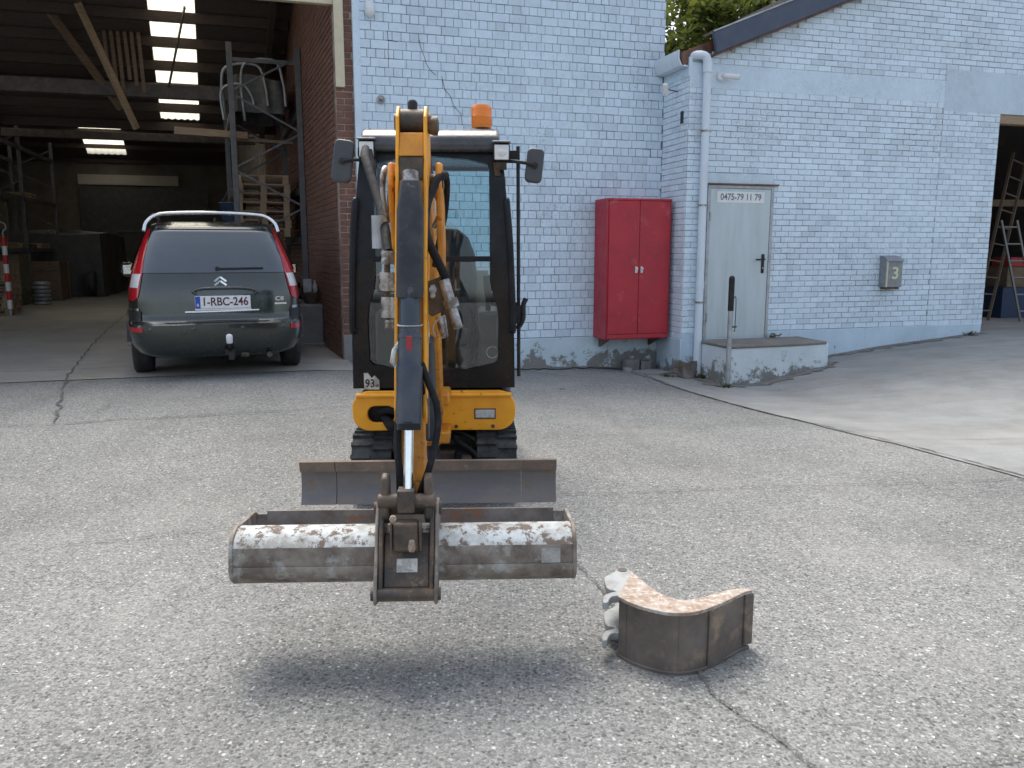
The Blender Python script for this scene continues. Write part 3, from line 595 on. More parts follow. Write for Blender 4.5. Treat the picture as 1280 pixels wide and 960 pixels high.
# ------------------------------------------------------------------ workshop (low gable with door)
VD = 10.0
ws = empty('workshop', F(UE, VD, 0), AW, 'low workshop with sloping gable, pale blue brick wall, grey steel door', 'building')
def sl(u, v, z=0.0): return Vector((u - UE, v - VD, z))
def sbox(m, u0, u1, v0, v1, z0, z1): return m.box(u0 - UE, u1 - UE, v0 - VD, v1 - VD, z0, z1)
def roofz(u): return 4.05 + .409 * (u - 5.718)
UG, ZG = 10.545, 3.50
m = MB()
m.py([(UE - UE, -.5), (UG - UE, -.5), (UG - UE, ZG), (16 - UE, ZG), (16 - UE, roofz(16)), (UE - UE, roofz(UE))], .004, .30)
gable = m.build('wall', M['joint_d'], ws)
DOOR = (5.72, 6.735, .31, 2.375)
def keep(b):
    u, z, wd, h = b
    if z > roofz(u) - .06: return False
    if z < .395: return False
    if 3.61 < z < 3.914 and u < 9.62: return False
    if u > 9.5 and 3.5 < z < 4.06: return False
    if u + wd / 2 > UG + .002 and z < ZG + .02: return False
    return True
def clip_row(bs, a, b, z1):
    out = []
    for u, z, wd, h in bs:
        lo, hi = u - wd / 2, u + wd / 2
        if z > z1 or hi < a or lo > b: out.append((u, z, wd, h)); continue
        for p, q in ((lo, min(hi, a)), (max(lo, b), hi)):
            if q - p > .025: out.append((round((p + q) / 2, 4), z, round(q - p, 3), h))
    return out
bl = layout(UE + .002, 9.5, .395, .395 + .0765 * 47.9, .0765, .215, .007, 'running') + layout(9.5, UG, .395, 3.50, .0765, .215, .007, 'running') + layout(UE + .002, 12.5, .395 + .0765 * 48, 6.6, .0765, .215, .007, 'running')
bl = [b for b in clip_row(bl, DOOR[0] - .004, DOOR[1] + .004, DOOR[3] + .14) if keep(b)]
lay_bricks(bl, lambda u, z: sl(u, VD, z), lambda u, z: F(u, VD, z), gable, M['brick_d'], 300, skip_px=lambda x, y: x < 885)
m = MB(); m.py([(UE - UE + .004, 3.606), (9.62 - UE, 3.606), (9.62 - UE, 3.914), (UE - UE + .004, 3.914)], -.003, .02); m.build('concrete_band', M['render_w'], ws)
sbox(MB(), 9.50, 12.5, VD - .006, VD + .02, ZG + .002, 4.07).build('render_patch', M['render_w'], ws, bevel=.003)
m = MB(); m.py([(DOOR[0] + .0 - UE, DOOR[3] + .005), (DOOR[1] + .0 - UE, DOOR[3] + .005), (DOOR[1] + .0 - UE, DOOR[3] + .155), (DOOR[0] + .0 - UE, DOOR[3] + .155)], -.004, .02); m.build('door_lintel', M['render_w'], ws)
m = MB(); m.py([(.004, -.5), (UG - UE - .004, -.5), (UG - UE - .03, .27), (UG - UE - .02, .405), (4.5, .40), (3, .392), (.004, .392)], -.016, .02); m.build('plinth', M['plinth_r'], ws, bevel=.006)
# return wall facing the corner
ret = MB(); sbox(ret, UE + .004, UE + .2, VD + .005, VW + .02, -.5, roofz(UE) - .02); ret = ret.build('return_wall', M['joint_d'], ws)
bl = layout(VD + .002, VW, .32, 3.75, .0765, .215, .007, 'running')
lay_bricks(bl, lambda v, z: sl(UE, v, z), lambda v, z: F(UE, v, z), ret, M['brick_d'], 60, rot=R(-90))
sbox(MB(), UE - .02, UE + .02, VD - .02, VW - .03, -.5, .318).build('return_plinth', M['plinth_r'], ws, bevel=.006)
sbox(MB(), UE - .012, UE + .03, VD - .008, VW - .004, 3.74, 3.98).build('eaves_band', M['render_w'], ws)
# gutter over the return wall
m = MB(); pl = [(-.02, 3.86), (-.12, 3.87), (-.16, 3.95), (-.16, 4.06), (-.145, 4.06), (-.145, 3.96), (-.11, 3.885), (-.02, 3.88)]
m.prism(pl, lambda a, b: sl(UE + a, VD + .02, b), lambda a, b: sl(UE + a, VW - .02, b)); m.build('gutter', M['pipe'], ws, smooth_a=40)
# roof slab and verge flashing
m = MB(); a, b = 5.30, 16
m.py([(a - UE, roofz(a) - .01), (b - UE, roofz(b) - .01), (b - UE, roofz(b) + .16), (a - UE, roofz(a) + .16)], .02, 7.9); m.build('roof', M['rust_d'], ws)
m = MB(); a = 5.70
m.py([(a - UE, roofz(a) - .03), (b - UE, roofz(b) - .03), (b - UE, roofz(b) + .27), (a - .05 - UE, roofz(a - .05) + .24)], -.16, -.10); m.build('verge_flashing', M['verge'], ws, bevel=.006)
m = MB(); m.py([(a - UE, roofz(a) - .06), (b - UE, roofz(b) - .06), (b - UE, roofz(b) - .025), (a - UE, roofz(a) - .025)], -.13, .0); m.build('verge_trim', M['rust_d'], ws)
m = MB(); m.py([(a - .05 - UE, roofz(a - .05) + .245), (b - UE, roofz(b) + .275), (b - UE, roofz(b) + .295), (a - .07 - UE, roofz(a - .07) + .265)], -.17, .12); m.build('verge_cap', M['galv'], ws)
# downpipe
pu, pv = 5.615 + .0, VD - .085
dp = MB(); dp.tube([sl(pu - .17, VD + .10, 3.98), sl(pu - .12, VD - .03, 4.0), sl(pu - .03, pv, 3.97), sl(pu, pv, 3.86)], .055, 16, 6); dp.tube([sl(pu, pv, 3.88), sl(pu, pv, -.35)], .052, 18); dp.tube([sl(pu, pv, 3.78), sl(pu, pv, 3.90)], .060, 18); dp.tube([sl(pu, pv, 1.0), sl(pu, pv, 1.10)], .057, 18); dp.tube([sl(pu, pv, -.35), sl(pu, pv, .02)], .059, 18)
dpo = dp.build('downpipe', M['pipe'], ws, smooth_a=50)
for z in (3.05, 2.10, .82):
    m = MB(); m.tube([sl(pu, pv, z - .012), sl(pu, pv, z + .012)], .058, 18); m.box(pu - .02 - UE, pu + .02 - UE, pv - VD, .01, z - .012, z + .012); m.bar(sl(pu - .09, pv + .02, z + .02), sl(pu + .1, pv + .02, z - .005), .006, .008); m.build('pipe_bracket', M['fitting'], dpo)
# steel door
d0, d1, dz0, dz1 = DOOR
door = sbox(MB(), d0 + .045, d1 - .045, VD - .022, VD + .012, dz0 + .012, dz1 - .045).build('door', M['steel_door'], ws, bevel=.003)
fr = MB(); sbox(fr, d0, d0 + .042, VD - .03, VD + .02, dz0, dz1); sbox(fr, d1 - .042, d1, VD - .03, VD + .02, dz0, dz1); sbox(fr, d0 + .042, d1 - .042, VD - .03, VD + .02, dz1 - .042, dz1); fr.build('door_frame', M['galv'], ws, bevel=.004)
sbox(MB(), d0 - .03, d1 + .06, VD - .055, VD + .01, dz1 + .002, dz1 + .022).build('drip_rail', M['rust_d'], ws)
sg = sbox(MB(), 5.862, 6.585, VD - .027, VD - .022, 2.145, 2.292).build('number_sign', M['white'], door)
text_mesh('lettering', '0475-79 11 79', .105, M['greyink'], door, facing((5.862 + 6.585) / 2 - UE, -.0275, 2.218, 1.02, 1.15), .0006)
hd = sbox(MB(), 6.585, 6.630, VD - .034, VD - .022, 1.20, 1.46).build('handle_plate', M['black'], door, bevel=.006)
m = MB(); m.tube([sl(6.608, VD - .03, 1.39), sl(6.608, VD - .075, 1.39), sl(6.59, VD - .082, 1.388), sl(6.47, VD - .082, 1.385)], .011, 10); m.build('lever', M['black'], door, smooth_a=60)
m = MB(); m.tube([sl(6.608, VD - .036, 1.27), sl(6.608, VD - .030, 1.27)], .011, 12); m.build('lock_cylinder', M['galv'], door)
for z in (.55, 1.9):
    m = MB(); m.tube([sl(d0 + .043, VD - .034, z), sl(d0 + .043, VD - .034, z + .12)], .011, 10); m.build('hinge', M['galv'], door)
# garage interior
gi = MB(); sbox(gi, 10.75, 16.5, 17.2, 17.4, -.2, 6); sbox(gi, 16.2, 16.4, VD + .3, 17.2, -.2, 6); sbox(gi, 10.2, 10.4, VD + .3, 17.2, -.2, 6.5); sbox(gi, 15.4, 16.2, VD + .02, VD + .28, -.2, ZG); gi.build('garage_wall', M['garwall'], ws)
sbox(MB(), UG - .001, 15.4, VD + .01, VD + .16, ZG - .13, ZG - .002).build('garage_lintel', M['wood_l'], ws, bevel=.006)
m = MB(); m.bar(sl(10.7, 12.2, 2.35), sl(15.5, 12.2, 2.4), .08, .12); m.build('garage_beam', M['wood'], ws)
m = MB(); m.bar(sl(11.2, 13.2, 2.3), sl(13.4, 13.2, 4.6), .12, .2); m.build('garage_brace', M['wood'], ws)

# ------------------------------------------------------------------ tree behind the workshop
def leaf_tree(name, base, h, crown_c, rad, n_clump, n_leaf, size, label, seed):
    rnd = random.Random(seed); t = empty(name, base, 0, label, 'tree', 'trees behind the workshop')
    tr = MB(); c = Vector(crown_c) - Vector(base)
    tr.tube([(0, 0, 0), (c.x * .2, c.y * .2, h * .3), (c.x * .6, c.y * .6, h * .55), (c.x, c.y, h * .8)], [.26, .2, .14, .05], 10)
    clumps = []
    for k in range(n_clump):
        while True:
            p = Vector((rnd.uniform(-1, 1), rnd.uniform(-1, 1), rnd.uniform(-1, 1)))
            if .25 < p.length < 1: break
        clumps.append(c + Vector((p.x * rad[0], p.y * rad[1], p.z * rad[2])))
    for p in clumps[::3]:
        q = Vector((c.x * .6, c.y * .6, h * .5)); mid = q.lerp(p, .5) + Vector((0, 0, -.25)); tr.tube([q, mid, p], [.06, .035, .012], 6, 4)
    tr.build('trunk', M['bark'], t, smooth_a=60)
    cr = MB(); vs = []; fs = []
    for p in clumps:
        r = rnd.uniform(.35, .8)
        for _ in range(n_leaf):
            q = p + Vector((rnd.gauss(0, .45), rnd.gauss(0, .45), rnd.gauss(0, .32))) * r
            a = Vector((rnd.gauss(0, 1), rnd.gauss(0, 1), rnd.gauss(0, .6))).normalized(); b = a.orthogonal().normalized(); b = (Matrix.Rotation(rnd.uniform(0, 6.28), 3, a) @ b)
            s = size * rnd.uniform(.6, 1.3); i = len(vs)
            vs += [q - a * s, q + b * s * .5 + a * s * .1, q + a * s, q - b * s * .5 + a * s * .1]; fs.append((i, i + 1, i + 2, i + 3))
    cr.v = vs; cr.f = fs; me = bpy.data.meshes.new('crown'); me.from_pydata([tuple(p) for p in vs], [], fs); me.materials.append(M['leaf'])
    o = bpy.data.objects.new('crown', me); col.objects.link(o); o.parent = t; return t
leaf_tree('leafy_tree', (6.6, 25.5, .3), 8.5, (6.2, 25.0, 7.6), (2.9, 2.2, 2.6), 95, 110, .13, 'leafy green tree rising over the low end of the workshop roof', 5)
leaf_tree('leafy_tree', (10.6, 28.5, .3), 9.5, (10.4, 28, 8.4), (2.6, 2.2, 2.4), 60, 100, .13, 'second leafy tree further along behind the workshop gable', 9)
# ------------------------------------------------------------------ things at the walls
def thing_uv(name, u, v, z, label, cat, group=None, rz=0.0): return empty(name, F(u, v, z), AW + rz, label, cat, group)
# red steel cupboard standing on the plinth ledge / brackets
cb = thing_uv('steel_cupboard', 4.40, VW - .47, .31, 'red two-door steel cupboard against the pale blue brick wall', 'cupboard')
cw, chh, cd = .94, 1.885, .45
m = MB(); m.box(0, cw, .02, cd, 0, chh); m.build('carcass', M['red'], cb, bevel=.006)
for i in (0, 1):
    x0 = .022 + i * (cw - .044) / 2; x1 = x0 + (cw - .044) / 2 - .004
    d = MB().box(x0 + .002, x1, 0, .019, .075, chh - .03).build('door', M['red'], cb, bevel=.003)
    hx = cw / 2 + (-.045 if i == 0 else .035); h = MB(); h.box(hx - .013, hx + .013, -.006, .0, .90, .985); h.tube([(hx, -.004, .965), (hx, -.03, .965)], .007, 8); h.bar((hx - .022, -.034, .968), (hx + .016, -.034, .962), .012, .012); h.bar((hx + .008, -.034, .965), (hx - .006, -.036, .90), .011, .010); h.build('handle', M['white'], d)
MB().box(.02, cw - .02, .004, .019, .012, .068).build('kick_panel', M['red'], cb, bevel=.003)
MB().box(.0, cw, -.004, .019, chh - .026, chh).build('top_rail', M['red'], cb, bevel=.003)
for x in (.08, cw - .1):
    m = MB(); m.px([(cd - .02, -.002), (.08, -.002), (cd - .02, -.14)], x, x + .03); m.build('wall_bracket', M['rust_d'], cb)
# letter box
lb = thing_uv('letter_box', 8.575, VD - .165, .985, 'grey metal letter box numbered three on the workshop wall', 'letter box')
m = MB(); m.px([(0, .0), (.162, 0), (.162, .44), (.08, .425), (0, .38)], .0, .27); m.build('body', M['mailbox'], lb, bevel=.008)
MB().box(-.004, .016, -.005, .014, .004, .38).build('edge_strip', M['cream'], lb, bevel=.003)
m = MB(); m.px([(-.022, .368), (.08, .424), (.162, .442), (.162, .454), (.076, .436), (-.022, .38)], -.008, .278); m.build('lid', M['mailbox'], lb, bevel=.003)
MB().box(.03, .24, .02, .15, -.03, -.001).build('newspaper_rail', M['rust_d'], lb, bevel=.004)
text_mesh('numeral', '3', .25, M['number'], lb, facing(.145, -.0025, .195, 1.1, .95), .002)
# concrete step in front of the door
st = thing_uv('concrete_step', 5.66, VD - .80, -.45, 'painted concrete door step with crumbling sides below the steel door', 'step')
m = MB(); m.pz([(0, 0), (.9, .04), (1.60, .12), (1.72, .30), (1.60, .79), (0, .79)], 0, .72); m.build('block', M['plinth_s'], st, bevel=.02, seg=3)
m = MB(); m.pz([(-.015, -.02), (.9, .02), (1.56, .10), (1.60, .795), (-.015, .795)], .715, .752); m.build('top_slab', M['steptop'], st, bevel=.012)
m = MB(); m.add([(.18, -.02, .0), (1.0, .0, .0), (1.9, .2, .18), (1.85, .5, .3), (1.62, .36, .50), (1.60, .15, .40), (.9, .02, .30), (.3, -.01, .18)], [(0, 1, 2, 3), (0, 3, 4, 5), (0, 5, 6, 7), (0, 1, 6, 7), (1, 2, 5, 6), (2, 3, 4, 5)]); m.build('broken_footing', M['rock'], st)
# barrier post with black grip
bp = thing_uv('handle_post', 5.60, VD - .90, -.24, 'slim grey post with a black sleeve in front of the door step', 'post')
MB().tube([(0, 0, -.2), (0, 0, 1.02)], .032, 16).build('tube', M['galv'], bp, smooth_a=50)
m = MB(); m.tube([(0, 0, 1.0), (0, 0, 1.40)], .037, 16); m.lathe([(.037, 0), (.033, .02), (.018, .035), (0, .04)], (0, 0, 1.40), n=16); m.build('sleeve', M['black'], bp, smooth_a=50)
m = MB(); m.tube([(.03, -.01, 1.16), (.058, -.02, 1.15), (.06, -.02, .78), (.05, -.01, .74)], .006, 8, 4); m.build('chain_loop', M['rack'], bp, smooth_a=60)
m = MB(); m.tube([(.02, -.02, .80), (.075, -.03, .80)], .012, 8); m.build('peg', M['rack'], bp)
# cobbles, slab and rubble in the corner
def rough_block(name, u, v, sx, sy, sz, rz, label, cat, mat, seed, jit=.012, group=None):
    rnd = random.Random(seed); p = F(u, v); t = MB()
    n = 3
    def pt(i, j, k): return Vector(((i / n - .5) * sx, (j / n - .5) * sy, k / n * sz)) + Vector((rnd.uniform(-jit, jit), rnd.uniform(-jit, jit), rnd.uniform(-jit, jit) if k else 0))
    P = {(i, j, k): pt(i, j, k) for i in range(n + 1) for j in range(n + 1) for k in range(n + 1)}; idx = {}; vs = []
    def gi_(key):
        if key not in idx: idx[key] = len(vs); vs.append(P[key])
        return idx[key]
    fs = []
    for a in range(n):
        for b in range(n):
            for c0 in (0, n):
                fs.append([gi_((a, b, c0)), gi_((a + 1, b, c0)), gi_((a + 1, b + 1, c0)), gi_((a, b + 1, c0))])
                fs.append([gi_((a, c0, b)), gi_((a + 1, c0, b)), gi_((a + 1, c0, b + 1)), gi_((a, c0, b + 1))])
                fs.append([gi_((c0, a, b)), gi_((c0, a + 1, b)), gi_((c0, a + 1, b + 1)), gi_((c0, a, b + 1))])
    t.add(vs, fs); o = t.build(name, mat, bevel=.006); o.location = (p.x, p.y, gz(p.x, p.y) - .01); o.rotation_euler = (0, 0, AW + rz)
    return tag(o, label, cat, group)
rough_block('paving_block', 4.93, VW - .16, .21, .12, .17, .1, 'grey paving block standing under the red cupboard, larger of two', 'paving block', M['stone'], 1, .005)
rough_block('paving_block', 5.14, VW - .17, .15, .12, .16, -.1, 'smaller grey paving block between its larger neighbour and the corner', 'paving block', M['stone'], 2, .005)
rough_block('stone_slab', 5.07, VD + .22, .40, .34, .055, .2, 'flat pale stone slab lying in the wall corner', 'slab', M['concblock'], 3, .006)
rough_block('stone_slab', 5.18, VD + .06, .34, .22, .035, -.1, 'thin darker slab lying just below the pale slab in the corner', 'slab', M['stone'], 8, .006)
rough_block('concrete_lump', 5.45, VD - .08, .20, .22, .22, .4, 'brown broken concrete lump beside the white downpipe', 'rubble', M['rock'], 4, .045)
rough_block('pebble', 4.78, VD + .35, .10, .08, .06, .4, 'small pale stone beside the flat slab', 'stone', M['concblock'], 6, .012)
for px_s, lab_s, sd_s in (((703, 487), 'small pale stone chip on the yard between excavator and red cupboard', 21), ((163, 433), 'small stone chip on the hall slab beside the car', 22)):
    p_ = G(*px_s); rough_block('yard_stone', p_.dot(U), p_.dot(V), .05, .04, .03, .3, lab_s, 'stone', M['concblock'], sd_s, .008)
# weeds at the foot of the post and along the wall
def weed(u, v, n, h, label, seed):
    rnd = random.Random(seed); p = F(u, v); m = MB()
    for _ in range(n):
        a = rnd.uniform(0, 6.28); r = rnd.uniform(0, .09); l = h * rnd.uniform(.4, 1); b = Vector((math.cos(a) * r, math.sin(a) * r, 0)); d = Vector((math.cos(a) * rnd.uniform(.2, .9), math.sin(a) * rnd.uniform(.2, .9), 1)).normalized()
        s = Vector((-math.sin(a), math.cos(a), 0)) * rnd.uniform(.004, .011); tip = b + d * l + Vector((0, 0, -.3 * l)); md = b + d * l * .5
        m.add([b - s * .5, b + s * .5, md + s, tip, md - s], [(0, 1, 2, 4), (4, 2, 3)])
    o = m.build('weed', M['weed']); o.location = (p.x, p.y, gz(p.x, p.y)); tag(o, label, 'weed', 'weeds along the wall foot')
weed(5.52, VD - .98, 60, .10, 'low weed tuft growing at the foot of the slim post', 1)
weed(5.62, VD - .22, 90, .13, 'weed tuft growing at the foot of the downpipe', 2)
weed(5.20, VD - .02, 70, .09, 'weed tuft growing over the edge of the thin slab', 3)
weed(10.25, VD - .08, 60, .13, 'weed tuft at the wall end beside the garage opening', 4)
weed(7.35, VD - .12, 40, .08, 'weed tuft beside the broken end of the door step', 5)
# bits left on the step
m = MB(); m.tube([(0, 0, .02), (.05, .02, .06), (.12, -.01, .03), (.2, .03, .05)], .010, 6, 5); m.tube([(.02, .03, .02), (.06, -.03, .03), (.10, .05, .05)], .016, 6, 5)
o = m.build('dry_twig', M['junk'], smooth_a=60); o.location = F(6.72, VD - .12, .302); o.rotation_euler = (0, 0, AW); tag(o, 'dark twisted scrap lying on the step by the door frame', 'scrap')
# wall cameras and fittings
def bullet_camera(u, v, z, rz, tilt, label, dome=False):
    t = thing_uv('security_camera', u, v, z, label, 'camera', None, rz)
    if dome:
        m = MB(); m.lathe([(.055, .06), (.06, .05), (.062, -.02), (.058, -.06), (.04, -.095), (.012, -.115)], (0, -.05, 0), n=20); m.box(-.04, .04, -.05, 0, .0, .08); m.build('housing', M['white'], t, smooth_a=50)
        m = MB(); m.lathe([(.05, 0), (.045, -.03), (.02, -.052), (.002, -.056)], (0, -.062, -.06), (0, 0, 1), 18); m.build('lens_dome', M['clearlens'], t, smooth_a=60)
    else:
        m = MB(); m.lathe([(.058, 0), (.058, .025), (.05, .035), (.02, .04)], (0, 0, 0), (0, -1, 0), 20); m.build('base', M['white'], t, smooth_a=50)
        m = MB(); m.tube([(0, -.03, 0), (.03, -.07, 0), (.06, -.09, .0)], .016, 10, 4); m.build('bracket', M['white'], t, smooth_a=60)
        d = Vector((math.cos(tilt), -.5, math.sin(tilt))).normalized(); c = Vector((.06, -.09, 0))
        m = MB(); m.tube([c - d * .05, c + d * .15], .036, 14); m.build('barrel', M['white'], t, smooth_a=50)
        m = MB(); m.tube([c + d * .15, c + d * .153], .027, 14); m.build('lens', M['ink'], t)
    return t
bullet_camera(1.385, VW - .004, 4.43, 0, 0, 'white rounded security camera high on the warehouse wall corner', True)
bullet_camera(5.848, VD - .004, 3.755, 0, -.15, 'white security camera on round base beside the downpipe')
t = thing_uv('security_light', UE - .0, VD + .30, 3.60, 'white tilted flood lamp on a short arm on the return wall', 'lamp', None, R(-90))
m = MB(); m.tube([(0, .0, 0), (.0, -.16, .02)], .008, 8); m.build('arm', M['rust_d'], t)
m = MB(); m.box(-.035, .035, -.03, .03, -.08, .08, Matrix.Translation((.02, -.2, .01)) @ Matrix.Rotation(.5, 4, 'Y') @ Matrix.Rotation(.3, 4, 'X')); m.build('head', M['white'], t, bevel=.008)
m = MB(); m.box(UE - .01 - UE, .03, .12, .2, 0, .16); o = m.build('vent_hole', M['ink'], ws); o.location = (0, 0, 3.17)
t = thing_uv('wall_socket', 1.50, VW - .004, 3.37, 'small round grey wall box on the pale blue brick', 'wall box')
m = MB(); m.lathe([(.055, 0), (.055, .02), (.04, .028), (.038, .02)], (0, 0, 0), (0, -1, 0), 20); m.build('base', M['galv'], t, smooth_a=50)
m = MB(); m.lathe([(.024, .02), (.022, .06), (.012, .065)], (.0, 0, 0), (0, -1, 0), 14); m.build('knob', M['fitting'], t, smooth_a=50)

# ------------------------------------------------------------------ inside the hall
def pallet(u, v, z, rz, label, group, sx=1.2, sy=.8):
    m = MB()
    for k in range(5): x = -sx / 2 + .05 + k * (sx - .1) / 4; m.box(x - .05, x + .05, -sy / 2, sy / 2, .122, .144)
    for y in (-sy / 2 + .05, 0, sy / 2 - .05):
        m.box(-sx / 2, sx / 2, y - .05, y + .05, .1, .121); m.box(-sx / 2, sx / 2, y - .05, y + .05, 0, .022)
        for x in (-sx / 2 + .07, 0, sx / 2 - .07): m.box(x - .07, x + .07, y - .049, y + .049, .022, .1)
    o = m.build('pallet', M['wood_l']); o.location = F(u, v, z); o.rotation_euler = (0, 0, AW + rz); return tag(o, label, 'pallet', group)
FZ = .128
ORD = ['lowest', 'second', 'third', 'fourth', 'fifth', 'sixth', 'seventh', 'eighth']
for k in range(8): pallet(-5.9 + random.uniform(-.04, .04), 20.7, FZ + .145 * k, random.uniform(-.04, .04), ORD[k] + ' wooden pallet up from the floor in the stack beside the striped post', 'stacked pallets on the left of the hall')
# striped hanging barrier bar
t = thing_uv('striped_post', -5.25, 20.0, FZ, 'red and white banded post with a hook standing by the pallet stack', 'post')
for k in range(8):
    m = MB(); m.tube([(0, 0, .15 + k * .19), (0, 0, .15 + (k + 1) * .19)], .05, 12); m.build('band', M['redtape'] if k % 2 else M['white'], t, smooth_a=50)
m = MB(); m.tube([(0, 0, 0), (0, 0, .15)], .03, 10); m.tube([(0, 0, 1.67), (0, 0, 1.78), (.06, 0, 1.85), (.04, 0, 1.95), (-.03, 0, 1.98)], .015, 8, 5); m.build('hook', M['galv'], t, smooth_a=60)
# left storage rack
def rack_frame(t, x, y, h, dep, name='upright'):
    for dx in (0, dep):
        m = MB(); m.box(x + dx - .045, x + dx + .045, y - .035, y + .035, 0, h); m.build(name, M['rack'], t, bevel=.004)
    z = .35; k = 0
    while z + .55 < h:
        a, b = ((x, z), (x + dep, z + .55)) if k % 2 == 0 else ((x + dep, z), (x, z + .55))
        m = MB(); m.bar((a[0], y, a[1]), (b[0], y, b[1]), .03, .03); m.build('brace', M['rack'], t); z += .58; k += 1
t = thing_uv('storage_rack', -7.1, 21.3, FZ, 'grey steel storage rack with pallets and crates on the left of the hall', 'rack')
for y in (0, 3.6, 7.2): rack_frame(t, 0, y, 4.6, 1.1)
for z in (1.35, 2.7, 4.0):
    for x in (0, 1.1):
        m = MB(); m.box(x - .025, x + .025, .036, 7.16, z, z + .1); m.build('beam', M['rack'], t)
for k, (y, z) in enumerate([(1.0, 1.455), (2.6, 1.455), (1.2, 2.805), (4.7, 2.805), (5.8, 1.455)]):
    p = U * -6.55 + V * (21.3 + y); pallet(-6.55, 21.3 + y, FZ + z, R(90), ['pallet on the low beam under the olive crate of the left rack', 'pallet on the low beam behind the olive crate of the left rack', 'pallet on the upper beam above the olive crate of the left rack', 'pallet on the upper beam in the farther bay of the left rack', 'pallet on the low beam in the farther bay of the left rack'][k], 'pallets on the left rack', 1.1, 1.0)
def crate(u, v, z, sx, sy, sz, mat, label, slats=4, rz=0.0):
    t = thing_uv('crate', u, v, z, label, 'crate', None, rz); hh = sz / slats
    m = MB().box(-sx / 2 + .02, sx / 2 - .02, -sy / 2 + .02, sy / 2 - .02, 0, sz * .97); m.build('core', M['darkbox'], t)
    for k in range(slats):
        m = MB(); z0, z1 = k * hh + .008, (k + 1) * hh - .012
        m.box(-sx / 2, sx / 2, -sy / 2, -sy / 2 + .02, z0, z1); m.box(-sx / 2, sx / 2, sy / 2 - .02, sy / 2, z0, z1); m.box(sx / 2 - .02, sx / 2, -sy / 2 + .02, sy / 2 - .02, z0, z1); m.box(-sx / 2, -sx / 2 + .02, -sy / 2 + .02, sy / 2 - .02, z0, z1); m.build('slat', mat, t)
    for x in (-sx / 2 - .012, sx / 2 + .012):
        for y in (-sy / 2, sy / 2):
            m = MB(); m.box(x - .03, x + .03, y - .03, y + .03, 0, sz); m.build('corner_post', mat, t)
crate(-6.55, 22.9, FZ + 1.6, 1.0, 1.1, .95, M['crate'], 'olive slatted crate on the middle beam of the left rack')
crate(-6.5, 24.2, FZ, 1.1, 1.1, 1.3, M['crate'], 'tall olive crate on the floor under the left rack', 5)
crate(-6.1, 26.4, FZ, 1.2, 1.2, 1.1, M['wood'], 'brown wooden crate at the far foot of the left rack', 4)
for k in range(6):
    m = MB(); m.lathe([(.14, 0), (.20, .015), (.21, .05), (.20, .085), (.14, .10)], (0, 0, 0), n=18); o = m.build('coil', M['galv'], smooth_a=50); o.location = F(-5.55 + .02 * (k % 2), 24.0, FZ + .1 * k); tag(o, ORD[k] + ' grey wire coil up in the small pile on the hall floor', 'coil', 'pile of wire coils')
# machine further back
t = thing_uv('covered_machine', -6.2, 30.0, FZ, 'dark tarpaulin covered machine at the back left of the hall', 'machine')
def tarp(sx, sy, sz, seed):
    rnd = random.Random(seed); ph = [rnd.uniform(0, 6) for _ in range(6)]; m = MB()
    def fn(a, b):
        an = 2 * math.pi * a; cx = max(-1, min(1, 1.35 * math.cos(an))); cy = max(-1, min(1, 1.35 * math.sin(an))); r = 1 + .05 * math.sin(9 * an + ph[0]) * (1 - b) + .03 * math.sin(17 * an + ph[1])
        k = 1.0 if b < .75 else max(0.0, 1 - (b - .75) / .25) ; top = sz * min(1, b / .75) + (.06 * math.sin(3 * an + ph[2]) * b)
        return Vector((cx * sx * r * k, cy * sy * r * k, top + (1 - k) * .12))
    m.grid(fn, 48, 16); return m
tarp(1.5, 2.2, 1.9, 3).build('tarpaulin', M['darkbox'], t, smooth_a=70)
for x in (-1.2, 1.2):
    m = MB(); m.lathe([(.3, -.1), (.38, -.08), (.4, 0), (.38, .08), (.3, .1)], (x, -2.25, .4), (1, 0, 0), 20); m.build('wheel', M['tyre'], t, smooth_a=50)
# right rack with bundles
t = thing_uv('pallet_rack', -.36, 14.0, FZ, 'dark steel pallet rack with crossed braces along the red brick wall', 'rack')
for y, dxx in ((0, 0), (2.7, -.18)): rack_frame(t, dxx, y, 4.55 if y == 0 else 4.3, 1.02)
for z in (1.55, 2.35, 3.55):
    for x in (0, 1.02):
        m = MB(); m.bar((x, .036, z), (x - .18, 2.66, z), .05, .11); m.build('beam', M['rack'], t)
m = MB(); m.bar((0.045, 0, 4.3), (.975, 0, 4.3), .03, .06); m.build('tie', M['rack'], t)
for k in range(7): pallet(.05, 15.2, FZ + 1.61 + .145 * k if k > 0 else FZ + 1.61, R(90) + random.uniform(-.03, .03), ORD[k] + ' pallet up in the pile on the rack along the red brick wall', 'pallets piled on the right rack', 1.2, .85)
t = thing_uv('tarp_bundle', .02, 15.3, FZ + 3.61, 'grey wrapped bundle with pale hoops on top of the rack', 'bundle')
tarp(.42, .75, .55, 8).build('wrap', M['tarp'], t, smooth_a=70)
for x0, x1, y, h in ((-.50, .12, -.82, .72), (-.2, .40, -.85, .80), (-.52, -.1, -.86, .40)):
    m = MB(); m.tube([(x0, y, -.15), (x0 - .03, y, h * .6), (x0 + .08, y, h * .95), (x1 - .1, y, h), (x1 + .02, y, h * .6), (x1 + .05, y, .1)], .022, 8, 6); m.build('hoop', M['galv'], t, smooth_a=60)
for k in range(4):
    m = MB(); m.box(-.75, .35, -.05, .05, 0, .028); o = m.build('plank', M['wood_l']); o.location = F(-.5, 14.35 + .03 * k, FZ + 3.17 + .030 * k); o.rotation_euler = (0, .035, AW + random.uniform(-.04, .04)); tag(o, ORD[k] + ' pale plank up in the pile sticking out from the rack', 'plank', 'planks on the right rack')
m = MB(); m.box(-.5, .5, -.05, .05, 0, .05); 
